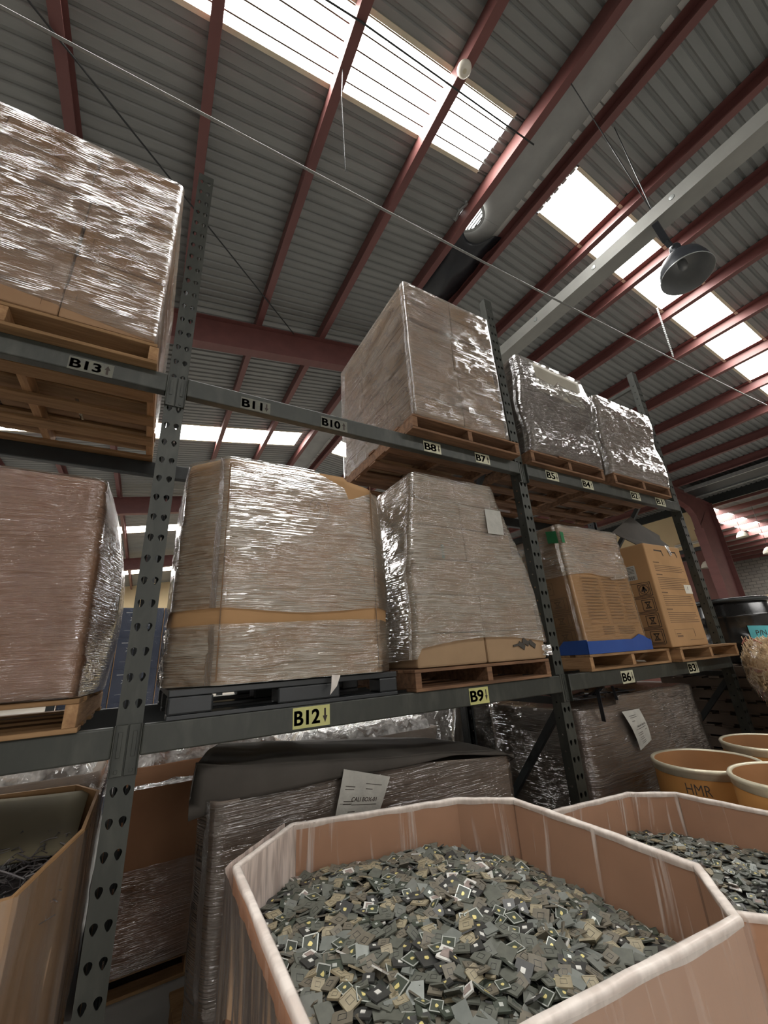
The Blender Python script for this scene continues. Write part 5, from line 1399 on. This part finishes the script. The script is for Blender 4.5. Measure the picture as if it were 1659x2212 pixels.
# dark body of the heap under the loose chips
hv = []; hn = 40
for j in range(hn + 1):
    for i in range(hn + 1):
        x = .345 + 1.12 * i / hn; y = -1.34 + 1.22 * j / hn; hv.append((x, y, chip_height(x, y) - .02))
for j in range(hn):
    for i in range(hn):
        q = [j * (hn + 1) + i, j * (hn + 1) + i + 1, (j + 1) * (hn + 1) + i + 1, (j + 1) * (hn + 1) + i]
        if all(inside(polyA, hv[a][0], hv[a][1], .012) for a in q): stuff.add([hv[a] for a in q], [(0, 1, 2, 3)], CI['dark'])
o = stuff.build('chip_heap', CMATS); tag(o, 'heap of mixed scrap chips filling the big open box', 'chips', kind='stuff')
s2_ = MB()
for i in range(2300):
    x, y = rs.uniform(1.63, 2.68), rs.uniform(-1.21, -.23); w = rs.choice((.022, .028, .033, .038))
    if not inside(polyB, x, y, .016 + w * .5): continue
    k = pick(); sub, kids, lab = KINDS[k]; M_ = chip_matrix(x, y, .672 + rs.uniform(-.015, .012) + .03 * mnoise.noise((x * 4, y * 4, 2)), rs.gauss(0, .3))
    b = MB(); b.box(-w / 2, w / 2, -w / 2, w / 2, -.002, .0014, CI['blue' if rs.random() < .3 else sub])
    for nm, s, cc in kids: shape(b, s, w * .98, .0014, CI[cc], rs)
    n0 = len(s2_.v); s2_.v += [tuple(M_ @ Vector(q)) for q in b.v]; s2_.f += [tuple(a + n0 for a in f_) for f_ in b.f]; s2_.m += b.m
s2_.prism([(q[0] * .97 + 2.15 * .03, q[1] * .97 - .72 * .03) for q in polyB], .6, .655, CI['dark'])
o = s2_.build('chip_heap', CMATS); tag(o, 'heap of small slate coloured scrap chips in the second open box', 'chips', kind='stuff')

# ================================================================== drums and the bag at the right
def fibre_drum(x, y, label, h=.90, r_=.292, mark=None, lidded=False, rot=0):
    d = empty('fibre_drum', (x, y, 0), rot, label=label, cat='drum', group='tan fibre drums')
    mb = MB(); mb.lathe([(0, .004), (r_ - .004, .004), (r_, .01), (r_, h - .03)], n=72); mb.build('drum_wall', MT['fibre'], d, smooth=True)
    mb = MB(); mb.lathe([(r_ - .012, h - .004), (r_ - .012, .02), (0, .02)], n=72); mb.build('drum_lining', MT['fibre_in'], d, smooth=True)
    mb = MB(); mb.lathe([(r_ - .001, h - .055), (r_ + .004, h - .051), (r_ + .004, h - .028), (r_ + .009, h - .022), (r_ + .012, h - .008), (r_ + .006, h + .002), (r_ - .006, h + .002), (r_ - .013, h - .006)], n=72); mb.build('rim_band', MT['band'], d, smooth=True)
    mb = MB(); mb.lathe([(r_ + .0005, .06), (r_ + .004, .055), (r_ + .004, .01), (r_ - .002, 0), (0, 0)], n=72); mb.build('base_band', MT['band'], d, smooth=True)
    if mark:
        mb = MB()
        def Mf(u, v):
            a = mark[1] + u / r_; return ((r_ + .0012) * math.cos(a), (r_ + .0012) * math.sin(a), v)
        letters(mb, mark[0], 0, h - .108, .055, .13, Mf, bold=-.005); mb.build('marker_writing', MT['ink'], d)
    if lidded:
        mb = MB(); mb.lathe([(r_ + .006, h + .004), (r_ - .01, h + .012), (r_ - .03, h + .004), (0, h + .004)], n=72); mb.build('lid', MT['black_plastic'], d, smooth=True)
    return d
fibre_drum(3.27, -.37, 'open tan fibre drum with handwriting, left of the three open drums', mark=('HMR', math.radians(-168)))
fibre_drum(3.005, -.925, 'taller open tan fibre drum in front of the marked drum, cut by the right edge', h=.95, r_=.285)
fibre_drum(4.08, -.45, 'open tan fibre drum farthest back, below the bulging bag of scrap')
fibre_drum(4.82, -.66, 'lidded tan fibre drum under the bulging bag of scrap', lidded=True, h=.86)

bag = empty('scrap_bag', (4.82, -.66, .892), label='bulging clear bag packed with straw coloured and red scrap strips', cat='bag')
def bag_r(t): return .22 + .28 * math.sin(PI * min(1, (t * .62 + .06))) ** .8
prof = []
mb = MB(); nz, na = 28, 48; vs = []
for k in range(nz + 1):
    t = k / nz; z = .70 * t
    rr = (.20 + .255 * (min(1, t / .55)) ** .55) if t < .6 else .455 - .12 * ((t - .6) / .4) ** 3.0
    for i in range(na):
        a = 2 * PI * i / na; q = rr * (1 + .05 * mnoise.noise((math.cos(a) * 2, math.sin(a) * 2, t * 4)))
        vs.append((q * math.cos(a), q * math.sin(a), z + .02 * mnoise.noise((a, t * 3, 2)) * (t > .1)))
mb.add(vs, [(k * na + i, k * na + (i + 1) % na, (k + 1) * na + (i + 1) % na, (k + 1) * na + i) for k in range(nz) for i in range(na)] + [tuple(nz * na + i for i in range(na)), tuple(na - 1 - i for i in range(na))])
MT['straw'] = surf('straw_scrap', (.74, .57, .36), (.60, .44, .26), .6, scale=14, c3=(.80, .68, .50), spec=.3)
MT['straw_red'] = surf('red_scrap', (.42, .16, .11), (.35, .13, .09), .6, scale=14)
mb.build('bag_core', surf('bag_core', (.50, .35, .20), (.40, .26, .15), .9, scale=20), bag, smooth=True)
rs = random.Random(31); st = MB()
for i in range(3000):
    t = rs.random() ** .9; a = rs.uniform(math.radians(110), math.radians(320)); z = .70 * t
    rr = (.20 + .255 * (min(1, t / .55)) ** .55) if t < .6 else .455 - .12 * ((t - .6) / .4) ** 3.0
    z = max(z, .062)
    if rs.random() < .14: z = .70; rr *= rs.random()
    rr += rs.uniform(-.004, .012); p_ = Vector((rr * math.cos(a), rr * math.sin(a), z))
    n_ = Vector((math.cos(a), math.sin(a), 0)); u_ = Vector((-math.sin(a), math.cos(a), 0)); g = rs.uniform(0, PI)
    d = (u_ * math.cos(g) + Vector((0, 0, 1)) * math.sin(g) + n_ * rs.uniform(-.15, .25)) * rs.uniform(.016, .055)
    red = (mnoise.noise((p_.x * 5, p_.y * 5, p_.z * 6)) > .18 and .1 < t < .7)
    st.bar(p_ - d, p_ + d, rs.uniform(.006, .013), .003, 1 if red and rs.random() < .6 else 0, up=n_)
o = st.build('scrap_strips', [MT['straw'], MT['straw_red']], bag); o['kind'] = 'stuff'
mb2 = MB(); uv = []
for k in range(nz + 1):
    for i in range(na): v = vs[k * na + i]; e = 1.045; mb2.v.append((v[0] * e, v[1] * e, v[2] + (.012 if k > 20 else 0))); uv.append((i * .06, k * .025))
for k in range(nz):
    for i in range(na): mb2.f.append((k * na + i, k * na + (i + 1) % na, (k + 1) * na + (i + 1) % na, (k + 1) * na + i)); mb2.m.append(0)
mb2.build('clear_film', MT['wrap_clear'], bag, smooth=True, uv=uv)

# black drum with the cyan note, standing on a stack of pallets past the end of the rack
for k in range(12):
    pallet(5.20, 6.24, -.27, .80, .114 * k, 'dark wooden pallet in the stack under the black drum, %s from the floor' % ORD[k], 'wood_dark')
BD = empty('black_drum', (5.65, .10, .114 * 12), label='shiny black drum with a cyan handwritten note past the right end of the rack', cat='drum')
r_ = .36
mb = MB(); mb.lathe([(0, 0), (r_ - .02, 0), (r_, .02), (r_, .18), (r_ + .01, .19), (r_ + .01, .21), (r_, .22), (r_, .44), (r_ + .01, .45), (r_ + .01, .47), (r_, .48), (r_ - .005, .58), (r_ - .03, .61)], n=64); mb.build('drum_body', MT['black_drum'], BD, smooth=True)
mb = MB(); mb.lathe([(r_ - .032, .60), (r_ + .012, .605), (r_ + .016, .625), (r_ + .012, .645), (r_ - .01, .652), (r_ - .03, .645), (r_ - .03, .638), (0, .638)], n=64); mb.build('lid', MT['black_drum'], BD, smooth=True)
mb = MB(); mb.lathe([(r_ + .014, .612), (r_ + .02, .618), (r_ + .02, .63), (r_ + .014, .636)], n=64); mb.build('lid_ring', MT['steel_dark'], BD, smooth=True)
def note(u, v, e=.004):
    a = math.radians(-121) + u / r_; return ((r_ + e + .008) * math.cos(a), (r_ + e + .008) * math.sin(a), v)
mb = MB(); vs = [note(-.15 + .30 * i / 12, .10 + .26 * j / 6 - .02 * i / 12) for j in range(7) for i in range(13)]
mb.add(vs, [(j * 13 + i, j * 13 + i + 1, (j + 1) * 13 + i + 1, (j + 1) * 13 + i) for j in range(6) for i in range(12)])
no = mb.build('paper_note', MT['cyan_paper'], BD, smooth=True); no['label'] = 'cyan paper note with black handwriting'
mb = MB(); Mf = lambda u, v: note(u, v, .006); letters(mb, 'P/N 3 R', 0, .285, .05, .20, Mf, bold=-.005); letters(mb, '51 lb', .01, .18, .042, .12, Mf, bold=-.005); mb.build('handwriting', MT['ink'], no)
o = MB().box(5.18, 5.36, -.22, -.10, 1.369, 1.375).build('cardboard_scrap', MT['card_grey']); o.rotation_euler = (0, 0, 0); tag(o, 'torn cardboard scrap beside the foot of the right upright', 'cardboard scrap')
